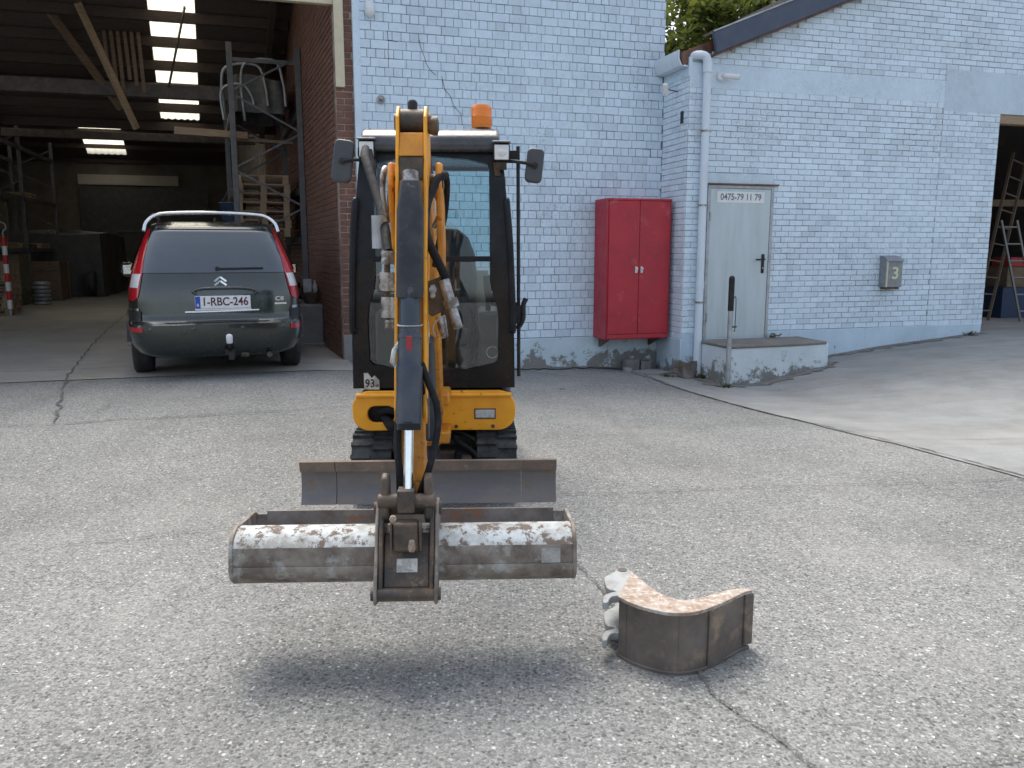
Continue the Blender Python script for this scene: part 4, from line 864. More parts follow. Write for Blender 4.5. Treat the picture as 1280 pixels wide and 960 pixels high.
o = m.build('plank_bearer', M['wood']); o.location = F(.05, 14.4, FZ + 3.118); o.rotation_euler = (0, .035, AW); tag(o, 'dark timber bearer under the pale planks on the rack', 'timber')
t = thing_uv('blue_tub', -.45, 14.9, FZ + 1.2, 'blue plastic tub hanging at the edge of the rack', 'tub')
m = MB(); m.lathe([(.16, 0), (.21, .5), (.23, .52), (.22, .53), (.20, .5), (.15, .03)], (0, 0, .45), n=20); m.build('shell', M['bluebox'], t, smooth_a=50)
m = MB(); m.tube([(-.2, 0, .95), (0, 0, 1.2), (.2, 0, .95)], .01, 6, 5); m.build('handle', M['rack'], t)
m = MB(); m.box(-.28, .28, -.25, .25, .35, .45); m.box(-.05, .05, -.05, .05, -1.2, .35); m.build('stand', M['rack'], t)
# concrete block with scrap by the wall
bt = thing_uv('concrete_block', .60, 12.45, FZ - .02, 'large grey concrete block carrying scrap beside the red brick wall', 'concrete block', None, .05)
m = MB(); m.pz([(-.32, 0), (.22, .0), (.24, 1.4), (-.26, 1.45)], 0, .62); m.build('block', M['concblock'], bt, bevel=.03, seg=3)
m = MB(); m.box(-.36, .28, -.04, 1.48, 0, .05); m.build('foot', M['concblock'], bt, bevel=.02)
t = thing_uv('scrap_heap', .58, 12.7, FZ + .60, 'heap of rusty scrap iron lying on the concrete block', 'scrap')
rnd = random.Random(12)
for k in range(16):
    a = Vector((rnd.uniform(-.2, .12), rnd.uniform(0, .9), rnd.uniform(.02, .3))); b = a + Vector((rnd.uniform(-.12, .12), rnd.uniform(-.3, .3), rnd.uniform(-.12, .14))); b.z = max(.02, b.z)
    m = MB(); m.bar(a, b, rnd.uniform(.03, .09), rnd.uniform(.03, .12)); m.build('scrap_piece', M['junk'] if k % 3 else M['dirty'], t, bevel=.006)
m = MB(); m.lathe([(.09, 0), (.11, .05), (.11, .16), (.08, .17)], (.08, -.05, .0), (0, 0, 1), 14); m.build('rusty_drum', M['junk'], t, smooth_a=50)
m = MB(); m.box(-.02, .10, .08, .1, .16, .36); m.build('grey_board', M['galv'], t)
m = MB(); m.bar((-.36, .3, -.3), (-.16, .2, .42), .045, .05); o = m.build('wooden_post', M['wood_l'], bevel=.004); o.location = F(.55, 12.4, FZ + .3); o.rotation_euler = (0, 0, AW); tag(o, 'weathered timber leaning on the concrete block', 'timber')
m = MB(); m.lathe([(.03, 0), (.035, .02), (.035, .1), (.012, .14), (.012, .18)], (0, 0, 0), n=12); o = m.build('spray_can', M['decal'], smooth_a=50); o.location = F(.72, 12.62, FZ + .77); tag(o, 'small white spray can standing on the scrap', 'can')

# ------------------------------------------------------------------ inside the garage
def ladder(a0, a1, b0, b1, n, label, mat, wd=.05):
    """rails a0->a1 and b0->b1 in frame coordinates"""
    base = F(*a0); t = empty('ladder', base, AW, label, 'ladder'); L = lambda p: Vector((p[0] - a0[0], p[1] - a0[1], p[2] - a0[2]))
    A0, A1, B0, B1 = L(a0), L(a1), L(b0), L(b1)
    for p, q in ((A0, A1), (B0, B1)):
        m = MB(); m.bar(p, q, wd, .03); m.build('rail', mat, t, bevel=.004)
    for k in range(n):
        f = (k + .6) / n; m = MB(); m.tube([A0.lerp(A1, f), B0.lerp(B1, f)], .014, 8); m.build('rung', mat, t)
ladder((11.75, 11.3, .31), (12.59, 11.6, 3.20), (12.05, 11.3, .31), (12.90, 11.6, 3.10), 10, 'long wooden ladder leaning up inside the garage', M['oldlad'])
ladder((12.44, 11.0, .31), (12.03, 11.2, 2.02), (12.78, 11.0, .31), (12.37, 11.2, 2.02), 6, 'metal step ladder standing in the garage opening', M['alum'])
def carton(u, v, z, sx, sy, sz, mat, label):
    t = thing_uv('carton', u, v, z, label, 'box'); MB().box(-sx / 2, sx / 2, -sy / 2, sy / 2, 0, sz).build('box', mat, t, bevel=.008)
    for s in (-1, 1):
        m = MB(); m.box(-sx / 2, sx / 2, min(s * .004, s * sy / 2), max(s * .004, s * sy / 2), sz + .001, sz + .008); m.build('flap', mat, t)
carton(13.0, 11.9, .30, .7, .6, .55, M['bluebox'], 'dark blue box on the garage floor behind the ladders')
carton(13.05, 11.9, .86, .55, .5, .35, M['wood'], 'brown cardboard box on top of the blue box')
carton(13.1, 11.9, 1.222, .45, .4, .16, M['redbox'], 'flat red box topmost on the brown cardboard box')
# ------------------------------------------------------------------ parked people carrier
CAR_YAW = R(20.5); cpos = Vector((-3.17, 8.85)); cz = .115
car = empty('parked_car', (cpos.x, cpos.y, cz), CAR_YAW, 'dark grey green people carrier parked in the warehouse doorway', 'car')
PR = [  # z, rear y, front y, half width, corner radius
    (.24, .16, 4.50, .78, .30), (.30, .07, 4.60, .88, .34), (.40, .02, 4.68, .93, .36), (.52, .0, 4.70, .95, .36), (.605, .0, 4.69, .95, .36), (.625, .03, 4.68, .947, .34), (.66, .075, 4.66, .940, .32),
    (.78, .085, 4.55, .938, .30), (.90, .095, 4.35, .932, .28), (1.02, .115, 3.95, .915, .26), (1.12, .145, 3.62, .89, .25), (1.20, .185, 3.40, .868, .25), (1.34, .26, 3.05, .815, .25), (1.48, .345, 2.70, .758, .25), (1.60, .43, 2.40, .705, .25), (1.66, .50, 2.25, .665, .26), (1.70, .62, 2.08, .60, .28), (1.725, .85, 1.85, .45, .3)]
def car_at(z):
    for a, b in zip(PR, PR[1:]):
        if a[0] <= z <= b[0]:
            t = (z - a[0]) / (b[0] - a[0]); return [a[i] + (b[i] - a[i]) * t for i in range(5)]
    return list(PR[0] if z < PR[0][0] else PR[-1])
def outline(z, n=72):
    _, y0, y1, wd, r = car_at(z); out = []
    cy, ly = (y0 + y1) / 2, (y1 - y0) / 2
    for k in range(n):
        a = 2 * math.pi * k / n; c, s = math.cos(a), math.sin(a)
        # bowed front and rear, straight sides: superellipse
        ex = .27; out.append((wd * math.copysign(abs(c) ** ex, c), cy + ly * math.copysign(abs(s) ** .25, s)))
    return out
m = MB(); n = 96; zs = []
for a, b in zip(PR, PR[1:]): zs += [a[0], (a[0] + b[0]) / 2]
zs.append(PR[-1][0])
for z in zs: m.v += [Vector((x, y, z)) for x, y in outline(z, n)]
for i in range(len(zs) - 1):
    for k in range(n): m.f.append((i * n + k, i * n + (k + 1) % n, (i + 1) * n + (k + 1) % n, (i + 1) * n + k))
m.f.append(list(range(n))); m.f.append([(len(zs) - 1) * n + k for k in range(n)])
body = m.build('body', M['carpaint'], car, smooth_a=50)
def rear(x, z, off=.006):
    _, y0, y1, wd, r = car_at(z); cy, ly = (y0 + y1) / 2, (y1 - y0) / 2
    c = min(.9999, abs(x) / wd) ** (1 / .27); s = (1 - c * c) ** .5
    return Vector((x, cy - ly * s ** .25 - off, z))
def rear_patch(name, rows, mat, parent, off=.006, nx=24, th=.004):
    """rows: (z, x0, x1) from bottom to top"""
    m = MB(); N = len(rows) - 1; nz = N * 4
    def fn(a, b):
        t = b * N; i = min(N - 1, int(t)); t -= i; r0, r1 = rows[i], rows[i + 1]
        z = r0[0] + (r1[0] - r0[0]) * t; x0 = r0[1] + (r1[1] - r0[1]) * t; x1 = r0[2] + (r1[2] - r0[2]) * t
        return rear(x0 + (x1 - x0) * a, z, off)
    m.grid(fn, nx, nz); return m.build(name, mat, parent, smooth_a=60)
def hw(z): return car_at(z)[3]
# tailgate glass, lower tailgate shut lines
tg = rear_patch('tailgate_window', [(1.155, -.755, .755), (1.18, -.765, .765), (1.40, -.70, .70), (1.58, -.628, .628), (1.625, -.58, .58)], M['carglass'], car, .008, 32)
m = MB(); m.bar(rear(.02, 1.20, .022), rear(.50, 1.205, .022), .016, .012); m.tube([rear(.02, 1.20, .03), rear(.02, 1.20, .004)], .022, 12); m.build('wiper', M['carblack'], tg)
rear_patch('spoiler', [(1.628, -.60, .60), (1.66, -.58, .58), (1.69, -.50, .50)], M['carpaint'], car, .022)
for s in (-1, 1):
    ol = lambda z: hw(z) - .016; rows = []
    for z, wd in ((.86, .085), (.90, .125), (1.00, .135), (1.15, .13), (1.30, .10), (1.45, .075), (1.60, .045), (1.63, .03)):
        a, b = ol(z) - wd, ol(z); rows.append((z, a * s, b * s) if s > 0 else (z, -b, -a))
    tl_ = rear_patch('tail_light', rows, M['redlens'], car, .012, 10)
    rows = [(z, min(s * (hw(z) - .135), s * (hw(z) - .040)), max(s * (hw(z) - .135), s * (hw(z) - .040))) for z in (1.00, 1.07, 1.145)]
    rear_patch('reversing_lamp', rows, M['clearlens'], tl_, .017, 8)
    rows = [(z, min(s * .76, s * (hw(z) - .02)), max(s * .76, s * (hw(z) - .02))) for z in (.535, .585)]
    rear_patch('reflector', rows, M['redlens'], car, .006, 8)
    rows = [(z, min(s * .77, s * (hw(z) - .004)), max(s * .77, s * (hw(z) - .004))) for z in (.64, .70, .755)]
    bc = rear_patch('bumper_corner', rows, M['carblack'], car, .012, 8)
    rows = [(z, min(s * .79, s * (hw(z) - .02)), max(s * .79, s * (hw(z) - .02))) for z in (.756, .785)]
    rear_patch('corner_chrome', rows, M['carchrome'], bc, .014, 8)
    m = MB(); P = [rear(s * (hw(z) - .20), z, .003) for z in (.66, .8, .95, 1.1)]; m.tube([Vector((s * .80, rear(s * .80, z, .002).y, z)) for z in (.66, .72, .80, .86, .95, 1.1, 1.15)], .004, 6); m.build('shut_line', M['ink'], car)
for x in (-.68, -.25, .25, .68):
    m = MB(); m.lathe([(.022, 0), (.022, .006), (.017, .008)], rear(x, .56, -.001), (0, -1, 0), 14); m.build('parking_sensor', M['carpaint'], car, smooth_a=50)
m = MB(); m.tube([rear(x, .628, .004) for x in (-.80, -.5, 0, .5, .80)], .006, 6); m.build('shut_line', M['ink'], car)
m = MB(); m.tube([rear(-.20, .93, .004), rear(-.24, .955, .006), rear(-.15, .985, .012), rear(.08, .99, .012), rear(.30, .985, .012), rear(.42, .95, .006), rear(.38, .925, .004)], .016, 8, 5); m.build('plate_surround', M['carpaint'], car, smooth_a=60)
m = MB(); m.tube([rear(-.33, .735, .006), rear(.05, .738, .012), rear(.43, .745, .006)], .013, 8, 5); m.build('chrome_strip', M['carchrome'], car, smooth_a=60)
# number plate
px_, pz_ = .06, .84; py_ = rear(px_, pz_, .02).y
pl = MB().box(px_ - .285, px_ + .285, py_ - .006, py_ + .02, pz_ - .067, pz_ + .067).build('number_plate', M['white'], car, bevel=.003)
MB().box(px_ - .283, px_ - .232, py_ - .0075, py_ - .0062, pz_ - .064, pz_ + .064).build('blue_band', M['blueink'], pl)
text_mesh('plate_lettering', '1-RBC-246', .118, M['redlens'] if False else mat_plain('plate_ink', (.10, .02, .03), .6), pl, facing(px_ + .022, py_ - .0068, pz_ + .002, .90, 1.05), .0008)
text_mesh('band_letter', 'B', .04, M['white'], pl, facing(px_ - .2575, py_ - .008, pz_ - .03), .0004)
MB().box(px_ - .29, px_ + .29, py_ - .004, py_ + .02, pz_ - .088, pz_ - .069).build('plate_holder', M['clearlens'], pl)
# double chevron badge and script
bx_, bz_ = .045, 1.06
for k in range(2):
    z0 = bz_ - .03 + k * .042; m = MB()
    for s in (-1, 1): m.bar(rear(bx_, z0 + .035, .016) , rear(bx_ + s * .062, z0 - .012, .016), .022, .012, up=(0, 1, 0))
    m.build('chevron_badge', M['carchrome'], car, bevel=.002)
text_mesh('badge_lettering', 'CITRO\u00cbN', .032, M['carchrome'], car, facing(bx_, rear(bx_, .985, .012).y - .004, .995, 1.2, 1, 0, -.2), .001)
text_mesh('model_lettering', 'C8', .062, M['clearlens'], car, facing(.655, rear(.655, .86, .006).y, .865, 1.25, 1), .002)
m = MB(); m.bar(rear(.60, .812, .007), rear(.73, .812, .007), .004, .018); m.build('model_strip', M['carchrome'], car)
# tow bar
m = MB(); m.tube([(.10, .30, .33), (.10, .05, .33), (.10, -.06, .36), (.10, -.08, .44)], .022, 10, 5); m.box(.05, .15, .0, .3, .27, .33); m.box(.085, .145, -.04, .03, .22, .30); tb = m.build('tow_bar', M['carblack'], car, smooth_a=50)
m = MB(); m.lathe([(.024, 0), (.033, .01), (.035, .07), (.030, .095), (.012, .105)], (.10, -.082, .40), n=16); m.build('ball_cap', M['white'], tb, smooth_a=50)
m = MB(); m.tube([(.22, .10, .26), (.30, .10, .255)], .03, 12); m.tube([(.52, .30, .25), (.52, .05, .25)], .03, 12); m.build('exhaust', M['dirty'], car)
# wheels
for sx in (-1, 1):
    for y in (.90, 3.62):
        m = MB(); x = sx * .815; m.lathe([(.20, -.105), (.30, -.105), (.325, -.085), (.332, -.04), (.332, .04), (.325, .085), (.30, .105), (.20, .105)], (x, y, .332), (1, 0, 0), 36)
        for k in (-.05, -.018, .018, .05): m.lathe([(.333, k - .004), (.334, k), (.333, k + .004)], (x, y, .332), (1, 0, 0), 36)
        w_ = m.build('wheel', M['tyre'], car, smooth_a=50)
        m = MB(); m.lathe([(.2, -.09), (.2, .09), (.17, .10), (.06, .09), (.05, .105)], (x, y, .332), (sx, 0, 0), 24); m.build('rim', M['rim'], w_, smooth_a=40)
        m = MB(); pts = [(y + .40 * math.cos(a), .332 + .40 * math.sin(a)) for a in [math.pi * k / 16 for k in range(17)]]
        m.px([(p, max(q, .40)) for p, q in pts], sx * .90, sx * .953); m.build('wheel_arch', M['carblack'], car)
# side glass and roof rails
for sx in (-1, 1):
    def sidegrid(y0, y1, z0, z1, sl0=0.0, sl1=0.0):
        m = MB()
        def fn(a, b):
            z = z0 + (z1 - z0) * b; ya = y0 + sl0 * b; yb = y1 + sl1 * b; return Vector((sx * (hw(z) + .006), ya + (yb - ya) * a, z))
        m.grid(fn, 6, 8); return m
    for y0, y1, s0, s1 in ((.62, 1.55, .18, .0), (1.62, 2.60, .0, -.0), (2.66, 3.25, .0, -.75)):
        sidegrid(y0, y1, 1.17, 1.58, s0, s1).build('side_window', M['carglass'], car, smooth_a=60)
    pts = [(sx * .60, .60, 1.765), (sx * .62, .75, 1.785), (sx * .62, 1.6, 1.815), (sx * .62, 2.2, 1.79), (sx * .62, 2.35, 1.70)]
    m = MB(); m.tube(pts, .020, 10, 5); m.build('roof_rail', M['carchrome'], car, smooth_a=60)
    # mirrors
    m = MB(); m.lathe([(.03, -.12), (.09, -.09), (.10, 0), (.08, .09), (.02, .11)], (sx * 1.06, 3.05, 1.14), (1, 0, .0), 16); m.tube([(sx * .88, 3.08, 1.10), (sx * 1.0, 3.06, 1.12)], .03, 8)
    mr = m.build('wing_mirror', M['carpaint'], car, smooth_a=50)
    m = MB(); m.box(sx * 1.06 - .075, sx * 1.06 + .075, 2.945, 2.955, 1.08, 1.20); m.build('mirror_glass', M['carchrome'], mr)
m = MB(); m.tube([(-.705, .47, 1.60), (-.675, .52, 1.70), (-.58, .58, 1.775), (-.42, .61, 1.80), (0, .62, 1.812), (.42, .61, 1.80), (.58, .58, 1.775), (.675, .52, 1.70), (.705, .47, 1.60)], .021, 10, 5); m.build('roof_bar', M['carchrome'], car, smooth_a=60)
m = MB(); m.px([(.90, 1.715), (1.02, 1.715), (.93, 1.765), (.90, 1.76)], .02, .05); m.build('aerial_fin', M['carblack'], car)
m = MB(); 
def wsfn(a, b):
    z = 1.14 + .50 * b; _, y0, y1, wd, r = car_at(z); x = (a * 2 - 1) * (wd - .10); cy, ly = (y0 + y1) / 2, (y1 - y0) / 2
    c = min(.9999, abs(x) / wd) ** (1 / .27); s = (1 - c * c) ** .5; return Vector((x, cy + ly * s ** .25 + .006, z))
m.grid(wsfn, 20, 10); m.build('windscreen', M['carglass'], car, smooth_a=60)
for sx in (-1, 1):
    m = MB(); m.lathe([(.02, 0), (.13, .0), (.15, -.04)], (sx * .66, 4.50, .80), (0, 1, 0), 20); m.build('headlamp', M['clearlens'], car, smooth_a=50)
# ------------------------------------------------------------------ mini excavator
EXY = 5.5
ex = empty('mini_excavator', (-.492, EXY, gz(-.49, EXY)), R(2.3), 'yellow and black mini excavator with raised boom and wide grading bucket', 'excavator')
EI = inv_of(ex)
def E_(px, py, Y): return EI @ at_y(px, py, Y)
# tracks
TW, TH, TL = .235, .40, .80
for s in (-1, 1):
    xc = s * (.49 - TW / 2); m = MB(); r = TH / 2 - .015; path = []
    nA = 14
    for k in range(nA + 1):
        a = math.pi / 2 + math.pi * k / nA; path.append((-TL + TH / 2 + r * math.cos(a), TH / 2 + r * math.sin(a)))
    for k in range(1, 12): path.append((-TL + TH / 2 + k / 12 * (2 * TL - TH), TH / 2 - r))
    for k in range(nA + 1):
        a = -math.pi / 2 + math.pi * k / nA; path.append((TL - TH / 2 + r * math.cos(a), TH / 2 + r * math.sin(a)))
    for k in range(1, 12): path.append((TL - TH / 2 - k / 12 * (2 * TL - TH), TH / 2 + r - .012 * math.sin(math.pi * k / 12)))
    n = len(path); vs = []
    for (y, z) in path:
        cy = max(-TL + TH / 2, min(TL - TH / 2, y)); d = Vector((0, y - cy, z - TH / 2)); d = d.normalized() if d.length > 1e-6 else Vector((0, 0, 1))
        for t_ in (0, -.03):
            for xx in (-TW / 2, TW / 2): vs.append(Vector((xc + xx, y + d.y * t_, z + d.z * t_)))
    fs = []
    for i in range(n):
        a, b = i * 4, ((i + 1) % n) * 4; fs += [(a, a + 1, b + 1, b), (a + 2, b + 2, b + 3, a + 3), (a, b, b + 2, a + 2), (a + 1, a + 3, b + 3, b + 1)]
    m.add(vs, fs)
    # tread bars in two staggered rows either side of a centre groove
    tot = []; L = 0
    for i in range(n):
        p, q = path[i], path[(i + 1) % n]; tot.append(L); L += math.hypot(q[0] - p[0], q[1] - p[1])
    nb = 46
    for k in range(nb * 2):
        sarc = (k / 2) / nb * L + (k % 2) * .012; sarc %= L; i = max(j for j in range(n) if tot[j] <= sarc)
        p, q = path[i], path[(i + 1) % n]; sl_ = math.hypot(q[0] - p[0], q[1] - p[1]); f = (sarc - tot[i]) / sl_
        y, z = p[0] + (q[0] - p[0]) * f, p[1] + (q[1] - p[1]) * f; ty, tz = (q[0] - p[0]) / sl_, (q[1] - p[1]) / sl_
        cy = max(-TL + TH / 2, min(TL - TH / 2, y)); d = Vector((0, y - cy, z - TH / 2)).normalized(); T = Vector((0, ty, tz))
        x0, x1 = ((-TW / 2 - .004, -.006) if k % 2 else (.010, TW / 2 + .004)); c = Vector((xc, y, z))
        vs = [c + Vector((x, 0, 0)) + T * (tt * (1 if h else 1.35)) + d * h for h in (-.006, .017) for tt in (-.011, .011) for x in (x0, x1)]
        m.add(vs, [(0, 2, 3, 1), (4, 5, 7, 6), (0, 1, 5, 4), (2, 6, 7, 3), (0, 4, 6, 2), (1, 3, 7, 5)])
    tr = m.build('track', M['rubber'], ex)
    m = MB(); m.lathe([(.05, -.05), (.13, -.05), (.145, -.02), (.145, .02), (.13, .05), (.05, .05)], (xc, -TL + TH / 2, TH / 2), (1, 0, 0), 24); m.build('idler', M['dirty'], tr, smooth_a=40)
    m = MB(); m.lathe([(.04, -.05), (.12, -.05), (.14, -.02), (.14, .02), (.12, .05), (.04, .05)], (xc, TL - TH / 2, TH / 2), (1, 0, 0), 14); m.build('sprocket', M['dirty'], tr)
    for y in (-.36, -.12, .12, .36):
        m = MB(); m.lathe([(.02, -.07), (.055, -.07), (.06, -.03), (.06, .03), (.055, .07), (.02, .07)], (xc, y, .095), (1, 0, 0), 18); m.build('roller', M['dirty'], tr, smooth_a=40)
    m = MB(); m.box(xc - .055, xc + .055, -.55, .55, .13, .27); m.build('track_frame', M['dirty'], tr, bevel=.015)
m = MB(); m.box(-.27, .27, -.45, .45, .18, .34); m.box(-.2, .2, -.62, -.44, .16, .28); m.lathe([(.30, .34), (.30, .40), (.26, .42)], (0, 0, 0), n=32); m.build('undercarriage', M['dirty'], ex, bevel=.012)
m = MB(); m.lathe([(.05, 0), (.075, .02), (.075, .10), (.05, .11)], (.12, -.72, .24), (1, 0, .1), 16); m.tube([(.08, -.55, .36), (.14, -.72, .36), (.24, -.78, .30), (.22, -.70, .24)], .014, 8, 6); m.tube([(.05, -.5, .38), (.16, -.66, .40), (.27, -.66, .32), (.28, -.6, .22)], .012, 8, 6); m.build('hose_bundle', M['hose'], ex, smooth_a=60)
# dozer blade
BY = -1.25
zt, zb = .388, .155
prof = [(-.035, zb), (-.010, zb + .06), (.0, zb + .11), (-.005, zb + .17), (-.03, zb + .225), (-.045, zt)]
prof_b = [(y + .025, z) for y, z in prof][::-1]
pf = [(BY + y, z) for y, z in prof] + [(BY + y, z) for y, z in prof_b]
def blade_seg(name, x0, x1, mat):
    o = MB().px(pf, x0, x1).build(name, mat, ex, smooth_a=35)
    m = MB(); m.px([(BY + y, z) for y, z in ((-.0495, zt + .004), (-.0355, zt - .052), (-.0335, zt - .052), (-.018, zt + .004))], x0 + .0005, x1 - .0005); m.build('top_lip', M['bladetop'], o)
    return o
blade_seg('blade', -.490, .490, M['blade']); blade_seg('blade_extension', -.678, -.4935, M['blade']); blade_seg('blade_extension', .4935, .678, M['blade'])
for s in (-1, 1):
    m = MB(); m.bar((s * .19, BY + .02, .24), (s * .19, -.5, .26), .06, .08); m.build('blade_arm', M['dirty'], ex, bevel=.008)
m = MB(); m.tube([(0, BY + .04, .30), (0, -.75, .34)], .035, 12); m.build('blade_ram', M['ramblack'], ex, smooth_a=50)
# upper structure: yellow front skirt, tail, floor
SK = -.70; CF = -.655
out = rrect(-.485, .485, .425, .665, .10, 7)
out = [(x, (z if z < .6 else min(.665, z))) for x, z in out]
m = MB(); hole = rrect(-.395, -.235, .475, .575, .045, 5)
ring = ring_plate(out, hole, (-.315, .525), lambda a, b: Vector((a, SK, b)), lambda a, b: Vector((a, SK + .03, b)), 160)
sk = ring.build('front_skirt', M['yellow'], ex, bevel=.006)
MB().py(rrect(-.475, .475, .44, .66, .09, 6), SK + .08, .62).build('frame_deck', M['cabblack'], ex)
m = MB(); m.px([(SK - .016, .628), (SK - .022, .640), (SK - .016, .652), (SK + .01, .656), (SK + .01, .624)], -.46, .46); m.build('skirt_ridge', M['yellow'], sk, bevel=.005)
m = MB(); m.box(.245, .36, SK - .006, SK + .002, .50, .55); m.build('reflector_plate', M['tanplate'], sk, bevel=.004)
m = MB(); m.box(.238, .367, SK - .003, SK + .002, .493, .557); m.build('reflector_frame', M['dirty'], sk)
for x in (.13, .35): 
    m = MB(); m.lathe([(.012, 0), (.010, .008)], (x, SK, .448), (0, -1, 0), 10); m.build('bolt', M['dirty'], sk)
m = MB(); m.tube([(-.30, SK + .06, .50), (-.26, SK - .04, .47), (-.23, SK - .05, .44)], .03, 8, 5); m.tube([(-.33, SK + .05, .53), (-.27, SK + .0, .55), (-.2, SK + .02, .52)], .022, 8, 4); m.build('skirt_hose', M['hose'], sk, smooth_a=60)
tp = []
for k in range(19):
    a = math.pi * k / 18; tp.append((.485 * math.cos(a), .18 + .60 * math.sin(a) ** .8))
m = MB(); m.pz([(.485, .10)] + tp + [(-.485, .10)], .43, .655); m.build('tail_frame', M['yellow'], ex, bevel=.02, smooth_a=40)
m = MB(); m.pz([(.485, .46)] + [p for p in tp if p[1] > .47] + [(-.485, .46)], .656, .95); m.build('counterweight', M['yellow'], ex, bevel=.03, smooth_a=40)
m = MB(); m.pz([(.43, .47)] + [(x * .93, y * .97) for x, y in tp if y * .97 > .48] + [(-.43, .47)], .951, 1.16); m.build('engine_cover', M['cabblack'], ex, bevel=.03, smooth_a=40)
m = MB(); m.box(-.45, .45, CF + .06, .1, .665, .70); m.build('cab_floor', M['cabfloor'], ex)
# ---- cab
cab = empty('cab_root', (0, 0, 0)); bpy.data.objects.remove(cab)
oh = [(-.482, .675), (.482, .675), (.480, .95), (.468, 1.30), (.448, 1.65), (.425, 1.92), (.408, 2.05), (.37, 2.10), (-.37, 2.10), (-.408, 2.05), (-.425, 1.92), (-.448, 1.65), (-.468, 1.30), (-.480, .95)]
ih = [(.0, .752), (.2, .765), (.37, .80), (.392, .82), (.398, 1.08), (.39, 1.17), (.355, 1.27), (.337, 1.34), (.335, 1.95), (.325, 1.985), (.20, 2.012), (.0, 2.028)]
ih = ih + [(-x, z) for x, z in ih[::-1] if abs(x) > 1e-6]
def lean(z): return .0 if z < 1.2 else (z - 1.2) * .06
cabf = ring_plate(oh, ih, (0, 1.4), lambda a, b: Vector((a, CF + lean(b), b)), lambda a, b: Vector((a, CF + .055 + lean(b), b)), 180).build('cab_front_frame', M['cabblack'], ex, bevel=.005)
# printed border round the glass (a hand's width, sits on the pane)
ih2 = [(x * .985, 1.4 + (z - 1.4) * .985) for x, z in ih]
m = MB()
def pane(name, z0, z1, mat, parent, inset=.012):
    m = MB(); rows = []
    N = 16
    def half(z):
        for (x0, a), (x1, b) in zip(ih, ih[1:]):
            if x0 >= 0 and x1 >= 0 and min(a, b) <= z <= max(a, b) and abs(b - a) > 1e-6 and a < b: return x0 + (x1 - x0) * (z - a) / (b - a)
        return .33
    m.grid(lambda a, b: Vector(((a * 2 - 1) * (half(z0 + (z1 - z0) * b) + .012), CF + .022 + lean(z0 + (z1 - z0) * b), z0 + (z1 - z0) * b)), 8, N); return m.build(name, mat, parent, smooth_a=60)
pane('upper_windscreen', 1.455, 2.026, M['cabglass'], cabf); pane('lower_windscreen', .754, 1.425, M['lowglass'], cabf)
m = MB(); m.box(-.345, .345, CF + .005, CF + .04, 1.425, 1.455); m.build('screen_divider', M['cabblack'], cabf, bevel=.004)
# lower border: dark printed mask with rounded cut
mo = [(-.47, .682), (.47, .682), (.47, .93), (.455, 1.38), (.40, 1.44), (-.40, 1.44), (-.455, 1.38), (-.47, .93)]
mi = [(.0, .772), (.2, .785), (.36, .82), (.38, .84), (.386, 1.08), (.378, 1.16), (.345, 1.26), (.336, 1.33), (.336, 1.438)]
mi = mi + [(-x, z) for x, z in mi[::-1] if abs(x) > 1e-6]
ring_plate(mo, mi, (0, 1.05), lambda a, b: Vector((a, CF - .004 + lean(b), b)), lambda a, b: Vector((a, CF - .001 + lean(b), b)), 140).build('glass_border', M['mask'], cabf)
def postline(x0, x1, y, z0, z1, r=.028): 
    return MB().bar((x0, y, z0), (x1, y, z1), .055, .055)
for s in (-1, 1):
    for y, nm in ((-.10, 'door_post'), (.42, 'rear_post')):
        m = MB(); m.bar((s * .455, y, .68), (s * .45, y, 1.3), .05, .06); m.bar((s * .45, y, 1.3), (s * .395, y, 2.09), .05, .06); m.build(nm, M['cabblack'], ex, bevel=.008)
    m = MB(); m.bar((s * .455, CF + .05, .71), (s * .455, .42, .71), .05, .07); m.build('side_sill', M['cabblack'], ex, bevel=.008); m = MB(); m.bar((s * .455, -.1, 1.2), (s * .455, .42, 1.2), .045, .05); m.build('side_rail', M['cabblack'], ex, bevel=.008); m = MB(); m.bar((s * .395, CF + .06, 2.05), (s * .395, .42, 2.05), .06, .06); m.build('roof_side_rail', M['cabblack'], ex, bevel=.008)
    m = MB()
    vs = [(s * .462, CF + .05, .74), (s * .462, .40, .74), (s * .455, .40, 1.3), (s * .455, CF + .06, 1.3), (s * .402, .40, 2.05), (s * .402, CF + .10, 2.05)]
    m.add(vs, [(0, 1, 2, 3), (3, 2, 4, 5)]); m.build('side_window', M['cabglass'], ex)
    # outer pillar fairing and grab bar
    m = MB(); m.tube([(s * .462, CF - .010, 1.02), (s * .472, CF - .030, 1.06), (s * .456, CF - .030, 1.5), (s * .438, CF - .025, 1.74), (s * .434, CF - .005, 1.78)], .018, 10, 5); m.build('grab_bar', M['cabblack'], ex, smooth_a=60)
m = MB(); m.bar((-.42, .42, .71), (.42, .42, .71), .06, .07); m.bar((-.43, .42, 1.16), (.43, .42, 1.16), .05, .06); m.bar((-.38, .42, 2.07), (.38, .42, 2.07), .06, .06); m.build('rear_rail', M['cabblack'], ex, bevel=.008)
m = MB(); m.box(-.42, .42, .41, .43, .74, 1.14); m.build('rear_panel', M['cabblack'], ex)
MB().add([(-.42, .425, 1.19), (.42, .425, 1.19), (.38, .425, 2.04), (-.38, .425, 2.04)], [(0, 1, 2, 3)]).build('rear_window', M['cabglass'], ex)
